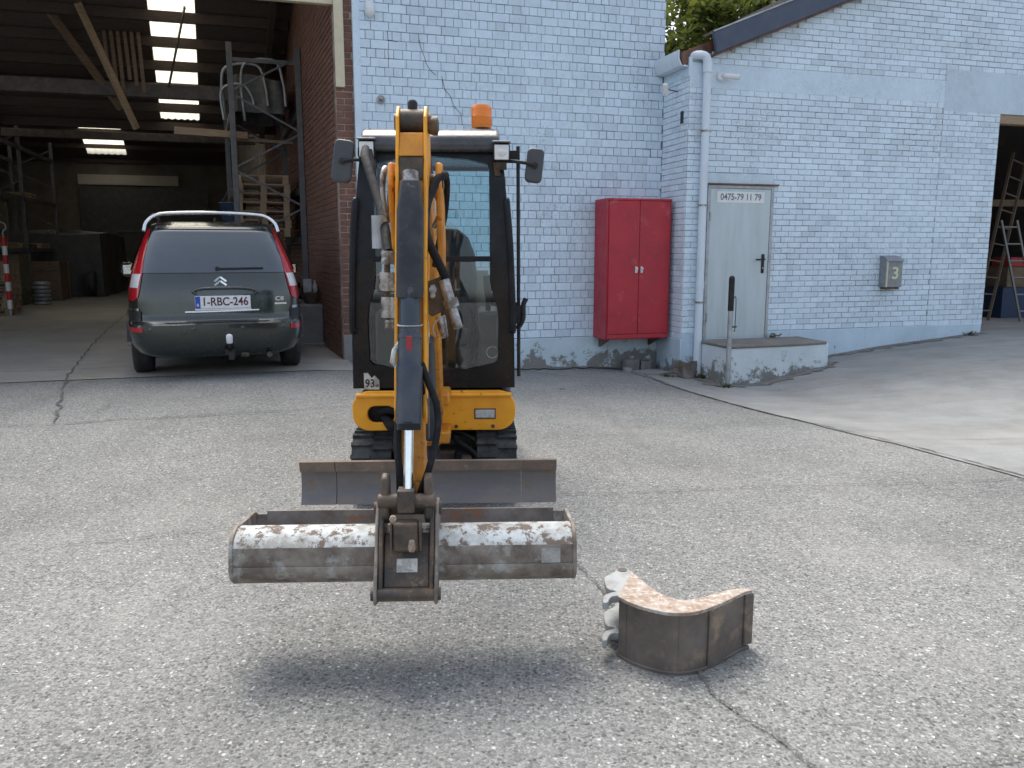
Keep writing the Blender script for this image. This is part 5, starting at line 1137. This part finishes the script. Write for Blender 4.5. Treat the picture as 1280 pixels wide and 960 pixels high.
# roof with rounded visor
rp = [(CF - .015, 2.045), (CF - .03, 2.08), (CF - .02, 2.125), (CF + .03, 2.165), (CF + .12, 2.188), (.25, 2.20), (.42, 2.18), (.47, 2.12), (.46, 2.06), (CF + .10, 2.055)]
m = MB(); m.px(rp, -.395, .395); rf = m.build('cab_roof', M['roofpl'], ex, bevel=.022, seg=4, smooth_a=50)
for s in (-1, 1):
    m = MB(); m.px([(y * .985, z + .004) for y, z in rp], *sorted((s * .348, s * .366))); m.build('roof_rib', M['cabblack'], rf, bevel=.006)
m = MB(); m.px([(CF - .012, 2.0), (CF - .012, 2.06), (CF + .03, 2.06), (CF + .03, 2.0)], -.33, .33)
# headlamps
for s, (px, py) in ((-1, (458, 186)), (1, (627, 190))):
    c = E_(px, py, 4.80); lampo = MB(); lampo.box(c.x - .047, c.x + .047, c.y - .005, c.y + .08, c.z - .050, c.z + .050); lampo = lampo.build('work_lamp', M['black'], ex, bevel=.010)
    m = MB(); m.box(c.x - .040, c.x + .040, c.y - .011, c.y - .004, c.z - .043, c.z + .040); ln = m.build('lens', M['lamp'], lampo, bevel=.004)
    m = MB(); m.lathe([(.028, 0), (.024, .006), (.0, .010)], (c.x, c.y - .010, c.z), (0, -1, 0), 16); m.build('bulb_cover', M['clearlens'], lampo, smooth_a=50)
    m = MB(); m.box(c.x - .052, c.x + .052, c.y - .03, c.y + .06, c.z + .052, c.z + .060); m.build('lamp_hood', M['galv'], lampo, bevel=.003)
    m = MB(); m.bar((c.x - s * .03, c.y + .06, c.z - .05), (c.x - s * .02, c.y + .10, c.z - .12), .03, .012); m.bar((c.x, c.y + .03, c.z - .05), (c.x, c.y + .06, c.z - .09), .06, .012); m.build('lamp_bracket', M['dirty'], lampo)
# mirrors
def exmirror(px0, py0, wd, h, tilt, arm_px, name='mirror', rim=True):
    c = E_(px0, py0, 4.82); Mx = Matrix.Translation(c) @ Matrix.Rotation(tilt, 4, 'Y')
    m = MB(); pl = rrect(-wd / 2, wd / 2, -h / 2, h / 2, min(wd, h) * .28, 6); m.prism(pl, lambda a, b: Mx @ Vector((a, .0, b)), lambda a, b: Mx @ Vector((a * .94, -.035, b * .96))); o = m.build(name, M['mirror'], ex, bevel=.010, seg=3)
    m = MB(); m.prism([(a * .9, b * .93) for a, b in pl], lambda a, b: Mx @ Vector((a, .001, b)), lambda a, b: Mx @ Vector((a, .006, b))); m.build('mirror_glass', M['chrome'], o)
    a = E_(*arm_px, 4.84); m = MB(); m.tube([a, Vector(((a.x + c.x) / 2, c.y - .05, (a.z + c.z) / 2 + .0)), c + Vector((0, -.045, 0))], .010, 8, 4); m.lathe([(.018, -.012), (.018, .014), (.010, .018)], c + Vector((0, -.035, 0)), (0, -1, 0), 12); m.build('mirror_arm', M['black'], o, smooth_a=60)
exmirror(429, 202, .118, .245, R(8), (457, 200)); exmirror(668, 207.5, .100, .195, R(6), (634, 201))
# tall rail and latch on the door side
a, b = E_(647.5, 183, 4.9), E_(648.5, 470, 4.9); m = MB(); m.tube([a, b], .011, 10); rl = m.build('side_pole', M['black'], ex, smooth_a=60)
for py in (196, 385):
    q = E_(645, py, 4.9); m = MB(); m.box(.43 if py > 300 else .41, q.x + .01, q.y - .012, q.y + .012, q.z - .035, q.z + .035); m.build('pole_bracket', M['black'], rl, bevel=.004)
q = E_(651, 392, 4.88); m = MB(); m.tube([q + Vector((-.02, 0, -.09)), q + Vector((.012, -.015, -.03)), q + Vector((.014, -.015, .05)), q + Vector((.03, -.01, .09))], .016, 8, 5); m.box(q.x - .03, q.x + .012, q.y - .02, q.y + .02, q.z - .06, q.z + .05); m.build('door_latch', M['black'], ex, smooth_a=50)
# beacon
c = E_(602, 162, 5.25); m = MB(); m.lathe([(.082, -.03), (.082, -.008), (.06, .004), (.055, .012)], c, n=28); bs = m.build('beacon_base', M['black'], ex, smooth_a=40)
m = MB(); m.lathe([(.058, .008), (.060, .02), (.062, .07), (.0625, .072), (.0625, .078), (.061, .08), (.0605, .125), (.054, .142), (.030, .148), (0, .15)], c, n=32)
for k in range(32):
    a = 2 * math.pi * k / 32; m.bar(c + Vector((math.cos(a) * .0605, math.sin(a) * .0605, .022)), c + Vector((math.cos(a) * .0605, math.sin(a) * .0605, .124)), .003, .003)
m.build('beacon_lens', M['amber'], bs, smooth_a=40)
# sticker 93
c = E_(465, 476, 4.84); st_ = MB().py([(c.x - .045, c.z - .05), (c.x + .045, c.z - .05), (c.x + .045, c.z + .005), (c.x + .018, c.z + .035), (c.x + .0, c.z + .018), (c.x - .02, c.z + .05), (c.x - .045, c.z + .05)], CF - .0075, CF - .0045).build('noise_sticker', M['decal'], ex)
text_mesh('sticker_number', '93', .062, M['ink'], st_, facing(c.x - .010, CF - .008, c.z - .015, .95, 1.1), .0004)
text_mesh('sticker_unit', 'dB', .022, M['ink'], st_, facing(c.x + .031, CF - .008, c.z - .028), .0004)
c = E_(615.5, 441, 4.85); m = MB(); m.tube([c + Vector((math.cos(a) * .034, .010 - c.y + CF + .006, math.sin(a) * .034)) for a in [2 * math.pi * k / 24 for k in range(25)]], .002, 6); m.build('round_sticker', M['decal'], ex)
# interior: seat, consoles, levers
seat = MB().px([(-.02, .86), (.36, .82), (.36, .92), (-.02, .98), (-.06, .94)], -.21, .21).build('seat', M['seat'], ex, bevel=.03, seg=3)
m = MB(); m.py([(-.24, .90), (.24, .90), (.255, 1.30), (.245, 1.46), (.20, 1.58), (.12, 1.645), (-.12, 1.645), (-.20, 1.58), (-.245, 1.46), (-.255, 1.30)], .28, .37); m.build('backrest', M['seat'], seat, bevel=.035, seg=4)
MB().box(-.2, .2, .0, .34, .70, .84).build('seat_base', M['glove'], seat, bevel=.01)
for s in (-1, 1):
    m = MB(); m.box(s * .33 - .07, s * .33 + .07, -.20, .36, .70, 1.10); cs = m.build('console', M['glove'], ex, bevel=.02)
    m = MB(); m.tube([(s * .33, -.12, 1.10), (s * .33, -.15, 1.22)], .018, 10); m.tube([(s * .33, -.15, 1.2), (s * .325, -.17, 1.33)], [.024, .030], 10); m.build('joystick', M['black'], cs, smooth_a=50)
    m = MB(); m.tube([(s * .05 + .03, -.42, .70), (s * .05 + .03, -.44, 1.0), (s * .06 + .03, -.38, 1.18)], .012, 8, 4); m.build('travel_lever', M['black'], ex, smooth_a=60)
m = MB(); m.box(.06, .15, -.50, -.42, .70, 1.33); m.box(.0, .2, -.52, -.40, .70, .78); m.build('pedestal', M['cabfloor'], ex, bevel=.02)
m = MB(); m.tube([(.20, -.5, .76), (.27, -.48, .95), (.22, -.45, 1.12)], .008, 6, 5); m.build('cable', M['hose'], ex, smooth_a=60)
m = MB(); m.box(.22, .34, .38, .40, .95, 1.35); m.build('pale_panel', M['cabpale'], ex)
# ---- boom, stick and rams (side profile in y,z; centre line x = 0)
def Y(Yw): return Yw - EXY
KB = Vector((0, Y(4.62), .50))
m = MB(); m.box(-.10, .10, Y(4.55), Y(4.82), .40, .47); m.box(-.10, .10, Y(4.55), Y(4.82), .62, .69); m.tube([(0, Y(4.62), .38), (0, Y(4.62), .72)], .05, 14); m.build('kingpost', M['yellow_d'], ex, bevel=.012)
bp_ = [(4.66, .58), (4.52, .52), (4.36, .80), (4.12, 1.25), (3.90, 1.52), (3.42, 1.68), (3.30, 1.72), (3.32, 1.80), (3.44, 1.83), (3.92, 1.76), (4.24, 1.45), (4.52, .90)]
m = MB(); m.px([(Y(a), b) for a, b in bp_], -.066, .066); m.build('boom', M['yellow_d'], ex, bevel=.012)
for s in (-1, 1):
    m = MB(); m.px([(Y(a), b) for a, b in ((3.28, 1.74), (3.33, 1.83), (3.46, 1.84), (3.60, 1.70), (3.66, 1.50), (3.56, 1.36), (3.44, 1.45), (3.34, 1.62))], s * .094 - .012, s * .094 + .012); m.build('boom_fork', M['yellow_d'], ex, bevel=.008)
m = MB(); m.tube([(-.11, Y(3.36), 1.76), (.11, Y(3.36), 1.76)], .028, 14); m.build('boom_pin', M['dirty'], ex, smooth_a=50)
m = MB(); m.tube([(0, Y(4.40), .48), (0, Y(4.10), 1.05)], .045, 14); bc_ = m.build('boom_ram', M['ramblack'], ex, smooth_a=50); m = MB(); m.tube([(0, Y(4.12), 1.0), (0, Y(4.02), 1.40)], .024, 12); m.build('rod', M['chrome'], bc_, smooth_a=60)
m = MB(); m.tube([(0, Y(4.10), 1.80), (0, Y(3.6), 1.97)], .04, 14); sr_ = m.build('stick_ram', M['ramblack'], ex, smooth_a=50); m = MB(); m.tube([(0, Y(3.62), 1.965), (0, Y(3.32), 2.0)], .02, 12); m.build('rod', M['chrome'], sr_, smooth_a=60)
# stick: narrow box behind, deep side cheeks at the head
KT, KL = (3.30, 2.10), (2.93, .62)
sp_ = [(3.26, 2.03), (3.17, 1.90), (3.06, 1.50), (2.93, .95), (2.87, .62), (2.92, .56), (2.99, .60), (3.07, .95), (3.24, 1.45), (3.40, 1.86), (3.40, 2.0)]
def zs(z): return z - .107 * smooth((z - .8) / 1.2)
m = MB(); m.px([(Y(a), zs(b)) for a, b in sp_], -.050, .050); stick = m.build('stick', M['yellow_d'], ex, bevel=.006)
ck = [(3.33, 2.135), (3.24, 2.135), (3.19, 2.09), (3.15, 1.90), (3.02, 1.42), (2.90, .92), (2.93, .86), (3.0, .92), (3.22, 1.45), (3.42, 1.88), (3.42, 2.09)]
for s in (-1, 1):
    m = MB(); m.px([(Y(a), zs(b)) for a, b in ck], s * .052 - .006, s * .052 + .006); m.build('stick_cheek', M['yellow'], stick, bevel=.003)
MB().px([(Y(3.19), 1.925), (Y(3.155), 1.835), (Y(3.25), 1.825), (Y(3.27), 1.92)], -.046, .046).build('head_plate', M['yellow_d'], stick, bevel=.004)
m = MB(); m.tube([(-.07, Y(3.28), 1.975), (.07, Y(3.28), 1.975)], .032, 16); m.tube([(-.044, Y(3.26), 1.975), (.044, Y(3.26), 1.975)], .045, 18); m.lathe([(.03, 0), (.036, .02), (.036, .035), (.02, .04)], (.06, Y(3.27), 1.96), (1, 0, 0), 14); m.build('head_pin', M['dirty'], stick, smooth_a=45)
m = MB(); m.lathe([(.018, 0), (.02, .03), (.012, .04)], (0, Y(3.27), 2.015), n=12); m.build('grease_cap', M['black'], stick, smooth_a=45)
m = MB(); m.box(-.044, .044, Y(3.15), Y(3.26), 1.75, 1.83); m.build('head_recess', M['dirty'], stick)
m = MB(); m.lathe([(.014, 0), (.014, .012)], E_(534, 362, 2.985), (0, -1, 0), 10); m.build('bolt', M['fitting'], stick)
# bucket ram lying on the front of the stick
def sx_(px, py, Yw): return E_(px, py, Yw)
A = sx_(513, 222, 3.10); B = sx_(512.5, 372, 2.96); C = sx_(511.5, 530, 2.84); D = sx_(510, 632, 2.77)
m = MB(); m.tube([A + Vector((0, .01, .02)), A.lerp(B, .98)], .030, 14); ram0 = m.build('ram_top_eye', M['fitting'], ex, smooth_a=50)
dz = (B - A).normalized()
m = MB(); m.add([A + Vector((x * (.72 if k < 1 else 1), y, 0)) for k, (A, yo) in enumerate(((A + Vector((0, 0, -.01)), 0), (A.lerp(B, .28), 0), (B, 0))) for (x, y) in ((-.047, .03), (-.047, -.028), (-.036, -.040), (.036, -.040), (.047, -.028), (.047, .03))],
      [(0, 5, 4, 3, 2, 1), tuple(range(12, 18))] + [(r * 6 + i, r * 6 + (i + 1) % 6, (r + 1) * 6 + (i + 1) % 6, (r + 1) * 6 + i) for r in (0, 1) for i in range(6)]); m.build('ram_guard', M['guard'], ex, bevel=.005)
m = MB(); m.tube([B + Vector((0, .005, .02)), B.lerp(C, .30)], .038, 18); m.tube([B.lerp(C, .30), B.lerp(C, .33)], .044, 18); m.tube([B.lerp(C, .32), B.lerp(C, .56)], .042, 18); m.tube([B.lerp(C, .55), C], [.047, .045], 18); ram = m.build('bucket_ram', M['ramblack'], ex, smooth_a=50)
m = MB(); q = B.lerp(C, .22); m.tube([q + Vector((math.cos(a) * .0445, math.sin(a) * .0445, 0)) for a in [2 * math.pi * k / 20 for k in range(21)]], .0025, 6); m.build('band_clip', M['galv'], ram)
m = MB(); q = B.lerp(C, .40); m.box(q.x - .008, q.x + .012, q.y - .0435, q.y - .036, q.z - .045, q.z + .045); m.build('red_decal', M['redbox'], ram)
m = MB(); m.tube([C + Vector((0, 0, .02)), D], .0175, 16); m.build('chrome_rod', M['chrome'], ram, smooth_a=60)
m = MB(); m.tube([C + Vector((0, 0, .01)), C + (D - C).normalized() * .02], .043, 18); m.build('gland', M['cabblack'], ram, smooth_a=50)
# square steel tube carrying the ram pipes on both sides of the ram
q0, q1 = sx_(500, 480, 2.90), sx_(500, 620, 2.82); m = MB(); m.tube([q0, q0.lerp(q1, .5) + Vector((-.006, 0, 0)), q1], .012, 8, 4); m.build('hose', M['hose'], ex, smooth_a=60)
q = sx_(495, 445, 2.90); m = MB(); m.tube([q + Vector((.012, .02, .05)), q + Vector((-.005, 0, .02)), q + Vector((-.012, 0, -.02)), q + Vector((.006, 0, -.045))], [.006, .010, .011, .006], 8); m.build('hose_fitting', M['decal'], ex, smooth_a=50)
def hose(pts, r, mat='hose', nm='hose', n=10):
    m = MB(); m.tube([E_(*p) for p in pts], r, n, 7); return m.build(nm, M[mat], ex, smooth_a=70)
# big feed hoses either side of the boom
hose([(457, 186, 4.3), (456, 195, 4.1), (461, 212, 3.95), (470, 240, 3.8), (478, 270, 3.65), (483, 296, 3.52), (486, 316, 3.42)], .021)
hose([(533, 292, 3.75), (533, 262, 3.65), (538, 243, 3.52), (547, 228, 3.42), (555, 219, 3.40), (559, 232, 3.5), (556, 270, 3.7), (548, 305, 3.85), (543, 332, 3.95)], .013)
hose([(557, 219, 3.36), (549, 222, 3.32), (540, 238, 3.27), (533, 258, 3.22), (532, 285, 3.18), (537, 305, 3.15), (547, 326, 3.13), (556, 345, 3.12), (561, 360, 3.12)], .0175)
hose([(489, 226, 3.6), (482, 210, 3.5), (478, 222, 3.45), (479, 246, 3.45), (484, 268, 3.5), (492, 280, 3.6)], .011, 'fitting')
hose([(490, 218, 3.45), (487, 245, 3.42), (489, 268, 3.45), (494, 284, 3.5)], .010)
hose([(541, 222, 3.42), (546, 245, 3.45), (552, 255, 3.5), (549, 270, 3.55), (543, 283, 3.6)], .012, 'fitting')
hose([(527, 455, 2.95), (536, 480, 2.90), (545, 503, 2.88), (547.5, 530, 2.86), (543, 560, 2.84), (535, 590, 2.83), (527, 612, 2.84), (522, 628, 2.86)], .0125)
hose([(524, 462, 2.94), (527, 480, 2.93), (531, 497, 2.93), (530, 520, 2.95)], .009)
hose([(498, 528, 2.90), (496, 556, 2.88), (500, 590, 2.86), (505, 618, 2.85)], .013)
hose([(463, 188, 4.6), (468, 220, 4.5), (474, 260, 4.5), (480, 300, 4.45)], .012)
m = MB()
for (px, py, Yw, w_, h_) in ((484.5, 322, 3.40, .052, .055), (484, 352, 3.40, .062, .075), (485, 384, 3.40, .055, .085), (487, 405, 3.40, .035, .035)):
    q = E_(px, py, Yw); m.lathe([(w_ / 2, -h_ / 2), (w_ / 2 * 1.08, -h_ / 4), (w_ / 2 * .9, 0), (w_ / 2 * 1.08, h_ / 4), (w_ / 2, h_ / 2)], q, (0.02, 0, 1), 12)
m.build('left_coupler', M['fitting'], ex, smooth_a=35)
q = E_(490, 352, 3.42); m = MB(); m.box(q.x - .06, q.x + .05, q.y - .01, q.y + .04, q.z - .045, q.z + .03); m.tube([E_(484, 318, 3.42), E_(484, 412, 3.42)], .014, 8); m.build('left_valve_block', M['dirty'], ex, bevel=.008)
q = E_(475, 296, 3.6); m = MB(); m.tube([q + Vector((0, 0, .09)), q + Vector((0, 0, -.05))], .035, 12); m.build('left_filter', M['galv'], ex, smooth_a=45)
m = MB()
P = [E_(x, y, 3.13) for x, y in ((528, 372), (534, 352), (552, 345), (563, 384), (556, 388), (540, 396), (532, 390))]; m.add([p + Vector((0, t_, 0)) for t_ in (0, .014) for p in P], [tuple(range(7)), tuple(range(13, 6, -1))] + [(i, (i + 1) % 7, 7 + (i + 1) % 7, 7 + i) for i in range(7)])
br = m.build('coupler_bracket', M['dirty'], ex, bevel=.003)
m = MB(); m.tube([E_(555, 350, 3.11), E_(563, 378, 3.10)], .022, 10); m.tube([E_(562, 374, 3.10), E_(565, 384, 3.10)], .030, 10); m.tube([E_(565, 384, 3.10), E_(573, 410, 3.08)], .019, 10); m.build('right_coupler', M['fitting'], br, smooth_a=40)
m = MB(); m.tube([E_(551, 396, 3.12), E_(554, 414, 3.11), E_(556, 421, 3.1)], [.020, .018, .015], 10); m.build('right_coupler', M['fitting'], br, smooth_a=40)
m = MB(); m.tube([E_(556, 394, 3.1), E_(545, 402, 3.1), E_(541, 412, 3.1), E_(545, 421, 3.1)], .003, 6, 5); m.build('wire_loop', M['galv'], br)
for px, py in ((541, 359), (541, 369)):
    m = MB(); q = E_(px, py, 3.12); m.lathe([(.011, 0), (.011, .012)], q, (0, -1, 0), 8); m.build('bolt', M['fitting'], br)
q = E_(529, 520, 2.99); m = MB(); m.box(q.x - .022, q.x + .022, q.y - .02, q.y + .03, q.z - .09, q.z + .07); m.build('valve', M['dirty'], ex, bevel=.006)
# ---- linkage and quick hitch
def lbox(nm, pxs, pys, Y0, Y1, mat, parent, bev=.006):
    a = E_(pxs[0], pys[0], Y0); b = E_(pxs[1], pys[1], Y0); m = MB(); m.box(a.x, b.x, min(a.y, a.y + Y1 - Y0), max(a.y, a.y + Y1 - Y0), b.z, a.z); return m.build(nm, M[mat], parent, bevel=bev)
hk = empty('x'); bpy.data.objects.remove(hk)
yf = Y(2.72)
def plate_yz(nm, x0, x1, poly, mat, parent, bev=.004): return MB().px([(Y(a), b) for a, b in poly], x0, x1).build(nm, M[mat], parent, bevel=bev)
hitch = plate_yz('quick_hitch', -.079, .079, [(2.86, .46), (2.78, .50), (2.74, .46), (2.685, .335), (2.70, .315), (2.76, .33), (2.84, .40)], 'dirty', ex)
for s in (-1, 1):
    plate_yz('hitch_cheek', s * .088 - .008, s * .088 + .008, [(2.90, .60), (2.84, .63), (2.78, .60), (2.735, .50), (2.665, .345), (2.665, .30), (2.72, .29), (2.78, .34), (2.88, .45)], 'dirty', hitch)
    plate_yz('bucket_ear', s * .104 - .006, s * .104 + .006, [(2.93, .55), (2.86, .605), (2.80, .60), (2.76, .55), (2.71, .44), (2.645, .34), (2.645, .29), (2.70, .275), (2.78, .33), (2.95, .42)], 'bkt', ex)
    m = MB(); pts = [(2.83, .70), (2.80, .715), (2.77, .70), (2.755, .62), (2.755, .56), (2.79, .53), (2.83, .55), (2.84, .62)]
    m.px([(Y(a), b) for a, b in pts], s * .075 - .014, s * .075 + .014); m.build('tipping_link', M['dirty'], ex, bevel=.008)
m = MB(); m.tube([(-.12, Y(2.83), .575), (.12, Y(2.83), .575)], .024, 14); m.build('top_pin', M['dirty'], hitch, smooth_a=50)
m = MB(); m.tube([(-.12, Y(2.67), .318), (.12, Y(2.67), .318)], .022, 14); m.box(-.11, .11, Y(2.65), Y(2.70), .300, .318); m.build('lower_pin', M['dirty'], hitch, smooth_a=50)
m = MB(); m.tube([(-.10, Y(2.77), .62), (.10, Y(2.77), .62)], .026, 14); m.box(-.030, .030, Y(2.735), Y(2.80), .585, .665); m.build('rod_eye', M['dirty'], hitch, smooth_a=50, bevel=.004)
q = E_(486.5, 648, 2.70); m = MB(); m.lathe([(.012, 0), (.012, .012), (.006, .014)], q, (0, -1, 0), 8); m.build('pin_bolt', M['shelltop'], hitch)
m = MB(); m.box(-.045, .045, Y(2.70), Y(2.76), .455, .56); m.build('link_block', M['dirty'], hitch, bevel=.01)
q = E_(510, 686, 2.70); m = MB(); m.lathe([(.012, -.03), (.014, .0), (.008, .012)], q, (0, -.4, -.9), 8); m.build('adjuster_bolt', M['shelltop'], hitch)
for x in (-.05, .05): plate_yz('hitch_rib', x - .004, x + .004, [(2.70, .46), (2.695, .56), (2.73, .57), (2.75, .47)], 'dirty', hitch)
A0, A1 = Vector((0, Y(2.734), .448)), Vector((0, Y(2.700), .372)); dd = (A1 - A0).normalized(); nn = Vector((0, dd.z, -dd.y)); nn = nn if nn.y < 0 else -nn
m = MB(); m.add([c + Vector((x, 0, 0)) + nn * h for h in (-.002, .0025) for c in (A0.lerp(A1, .30), A0.lerp(A1, .86)) for x in (-.034, .038)], [(0, 1, 3, 2), (4, 6, 7, 5), (0, 4, 5, 1), (2, 3, 7, 6), (0, 2, 6, 4), (1, 5, 7, 3)]); m.build('hitch_label', M['decal'], hitch)
for o_ in ex.children:
    if o_.name.split('.')[0] in ('quick_hitch', 'bucket_ear', 'tipping_link'): o_.location.x = .013
    if o_.name.split('.')[0] in ('stick', 'boom_fork', 'boom_pin', 'stick_ram'): o_.location.x = .021
# ---- grading bucket
HW = .604
shell = [(2.90, .494), (2.85, .500), (2.80, .480), (2.778, .450), (2.765, .37), (2.775, .345), (2.81, .318), (2.90, .305), (3.02, .315), (3.09, .38), (3.11, .468)]
def shell_strip(nm, poly, x0, x1, mat, parent, th=.010):
    P = [Vector((0, Y(a), b)) for a, b in poly]; m = MB(); vs = []; N = len(P)
    for k in (0, 1):
        for i, p in enumerate(P):
            d = (P[min(i + 1, N - 1)] - P[max(0, i - 1)]).normalized(); nr = Vector((0, -d.z, d.y))
            for x in (x0, x1): vs.append(Vector((x, p.y + nr.y * th * k, p.z + nr.z * th * k)))
    fs = []
    for i in range(N - 1):
        a, b = 2 * i, 2 * N + 2 * i; fs += [(a, a + 1, a + 3, a + 2), (b, b + 2, b + 3, b + 1), (a, a + 2, b + 2, b), (a + 1, b + 1, b + 3, a + 3)]
    fs += [(0, 2 * N, 2 * N + 1, 1), (2 * N - 2, 2 * N - 1, 4 * N - 1, 4 * N - 2)]
    m.add(vs, fs); return m.build(nm, mat, parent, smooth_a=40)
bk = shell_strip('grading_bucket', shell[3:], -HW, HW, M['bkt'], ex)
bk['label'] = 'wide flaking grading bucket with white painted top'
shell_strip('painted_top', shell[:4], -HW, HW, M['bktwhite'], bk)
shell_strip('wear_strip', [(2.762, .385), (2.757, .37), (2.767, .342), (2.80, .312)], -HW + .004, HW - .004, M['bkt'], bk, .006)
shell_strip('cutting_edge', [(3.088, .37), (3.110, .47), (3.112, .482)], -HW + .045, HW - .045, M['bktin'], bk, .016)
side_p = [(2.90, .499), (2.85, .506), (2.795, .486), (2.770, .452), (2.756, .37), (2.766, .340), (2.806, .308), (2.90, .295), (3.03, .305), (3.10, .375), (3.12, .47), (3.09, .485)]
for s in (-1, 1):
    MB().px([(Y(a), b) for a, b in side_p], s * (HW + .004) - .007, s * (HW + .004) + .007).build('side_plate', M['bkt'], bk, bevel=.003)
m = MB(); q = E_(690, 699, 2.75); m.add([(q.x + x_, Y(y_) - .0015, z_) for y_, z_ in ((2.776, .438), (2.7675, .386)) for x_ in (-.034, .034)], [(0, 1, 3, 2)]); m.build('worn_label', M['faded'], bk)

# ------------------------------------------------------------------ loose digging bucket lying on its side
HB = .235
top_out = [at_z(x, y, HB) for x, y in ((774, 746), (790, 754), (808, 760), (830, 765), (850, 766.5), (870, 764.5), (890, 758.5), (910, 750), (928, 741), (939, 738))]
top_in = [at_z(x, y, HB) for x, y in ((789, 716), (800, 724), (812, 734), (826, 743), (842, 749), (858, 751), (876, 748), (896, 742), (916, 737.5), (935, 736))]
org = at_z(860, 836, 0.0); lbk = empty('digging_bucket', (org.x, org.y, 0), 0, 'rusty narrow digging bucket lying on its side on the yard', 'bucket')
o2 = Vector((org.x, org.y, 0))
To = catmull(top_out, 5); Ti = catmull(top_in, 5)
To = [Vector((p.x - o2.x, p.y - o2.y, 0)) for p in To]; Ti = [Vector((p.x - o2.x, p.y - o2.y, 0)) for p in Ti]; N = len(To)
def nrm2(P, i):
    d = (P[min(i + 1, len(P) - 1)] - P[max(0, i - 1)]).normalized(); return Vector((d.y, -d.x, 0))
m = MB(); vs = []
for i, p in enumerate(To):
    nr = nrm2(To, i); r = .03 if i > N - 4 else 0
    for off, z in ((0, r * (i - N + 4) / 3 + .004), (0, HB - .004), (-.010, HB - .004), (-.010, r * (i - N + 4) / 3 + .004)):
        q = p + nr * off; vs.append(Vector((q.x, q.y, z)))
fs = []
for i in range(N - 1):
    for k in range(4): fs.append((i * 4 + k, i * 4 + (k + 1) % 4, i * 4 + 4 + (k + 1) % 4, i * 4 + 4 + k))
fs += [(0, 1, 2, 3), ((N - 1) * 4 + 3, (N - 1) * 4 + 2, (N - 1) * 4 + 1, (N - 1) * 4)]
m.add(vs, fs); shl = m.build('shell', M['shell'], lbk, smooth_a=40)
for z0, z1, mat in ((HB - .010, HB + .004, 'shelltop'), (0, .014, 'shell')):
    m = MB(); vs = []
    for i in range(N):
        nr = nrm2(To, i); a = To[i] + nr * .006; b = Ti[i]
        for z in (z0, z1): vs += [Vector((a.x, a.y, z)), Vector((b.x, b.y, z))]
    fs = []
    for i in range(N - 1):
        a, b = i * 4, i * 4 + 4; fs += [(a + 2, a + 3, b + 3, b + 2), (a, b, b + 1, a + 1), (a, a + 2, b + 2, b), (a + 1, b + 1, b + 3, a + 3)]
    fs += [(0, 1, 3, 2), ((N - 1) * 4, (N - 1) * 4 + 2, (N - 1) * 4 + 3, (N - 1) * 4 + 1)]
    m.add(vs, fs); m.build('side_plate', M[mat], lbk, bevel=.002)
# vertical wear straps on the outside
for i0, i1 in ((N - 17, N - 13), (N - 13, N - 12)):
    m = MB(); vs = []
    for i in range(i0, i1 + 1):
        nr = nrm2(To, i)
        for off in (.0005, .007):
            q = To[i] + nr * off
            for z in (.012, HB - .008): vs.append(Vector((q.x, q.y, z)))
    fs = []
    for i in range(i1 - i0):
        a, b = i * 4, i * 4 + 4; fs += [(a + 2, a + 3, b + 3, b + 2), (a + 1, b + 1, b + 3, a + 3), (a, a + 2, b + 2, b)]
    fs += [(0, 1, 3, 2), ((i1 - i0) * 4, (i1 - i0) * 4 + 2, (i1 - i0) * 4 + 3, (i1 - i0) * 4 + 1)]
    m.add(vs, fs); m.build('wear_strap', M['shell'], shl)
for i in (3, 20):
    nr = nrm2(To, i); q = To[i] + nr * .001; m = MB(); m.tube([(q.x, q.y, .012), (q.x, q.y, HB - .008)], .0022, 6); m.build('weld_seam', M['shell'], shl)
# cutting edge
m = MB(); a = To[-5]; b = To[-1]; nr = nrm2(To, N - 3); ext = (To[-1] - To[-5]).normalized() * .012
m.add([Vector((q.x, q.y, z)) for z in (.02, HB - .01) for q in (a + nr * .008, b + nr * .008 + ext, b - nr * .012 + ext, a - nr * .012)], [(0, 3, 2, 1), (4, 5, 6, 7), (0, 1, 5, 4), (1, 2, 6, 5), (2, 3, 7, 6), (3, 0, 4, 7)]); m.build('cutting_edge', M['shell'], lbk, bevel=.006)
# hitch ears: hooked plates, two above each other
ear_top = [(808, 752), (795, 750), (784, 747), (778, 744), (771, 743), (765, 744), (762, 747), (760, 751.5), (754, 752), (753, 747), (756, 742), (762, 739.5), (769, 738), (770, 736.5), (762, 735.8), (758, 733), (756, 728), (755, 722), (757, 719), (763, 716), (768, 713.5), (771, 710), (776, 708.5), (784, 709), (790, 713), (797, 719), (806, 729), (820, 742)]
for zc, th in ((HB - .012, .016), (.075, .016)):
    P = [at_z(x, y, HB) - o2 for x, y in ear_top]; m = MB(); m.pz([(p.x, p.y) for p in P], zc - th / 2 - .012, zc + th / 2); m.build('hitch_ear', M['ear'], lbk, bevel=.003)
a = at_z(797, 732, HB) - o2; m = MB(); m.tube([(a.x, a.y, .03), (a.x, a.y, HB - .01)], .018, 12); m.build('ear_tube', M['earedge'], lbk, smooth_a=50)
b = at_z(778, 711.5, HB) - o2; m = MB(); m.lathe([(.020, 0), (.020, .0015)], (b.x, b.y, HB - .0035), n=14); m.build('pin_hole', M['earedge'], lbk)
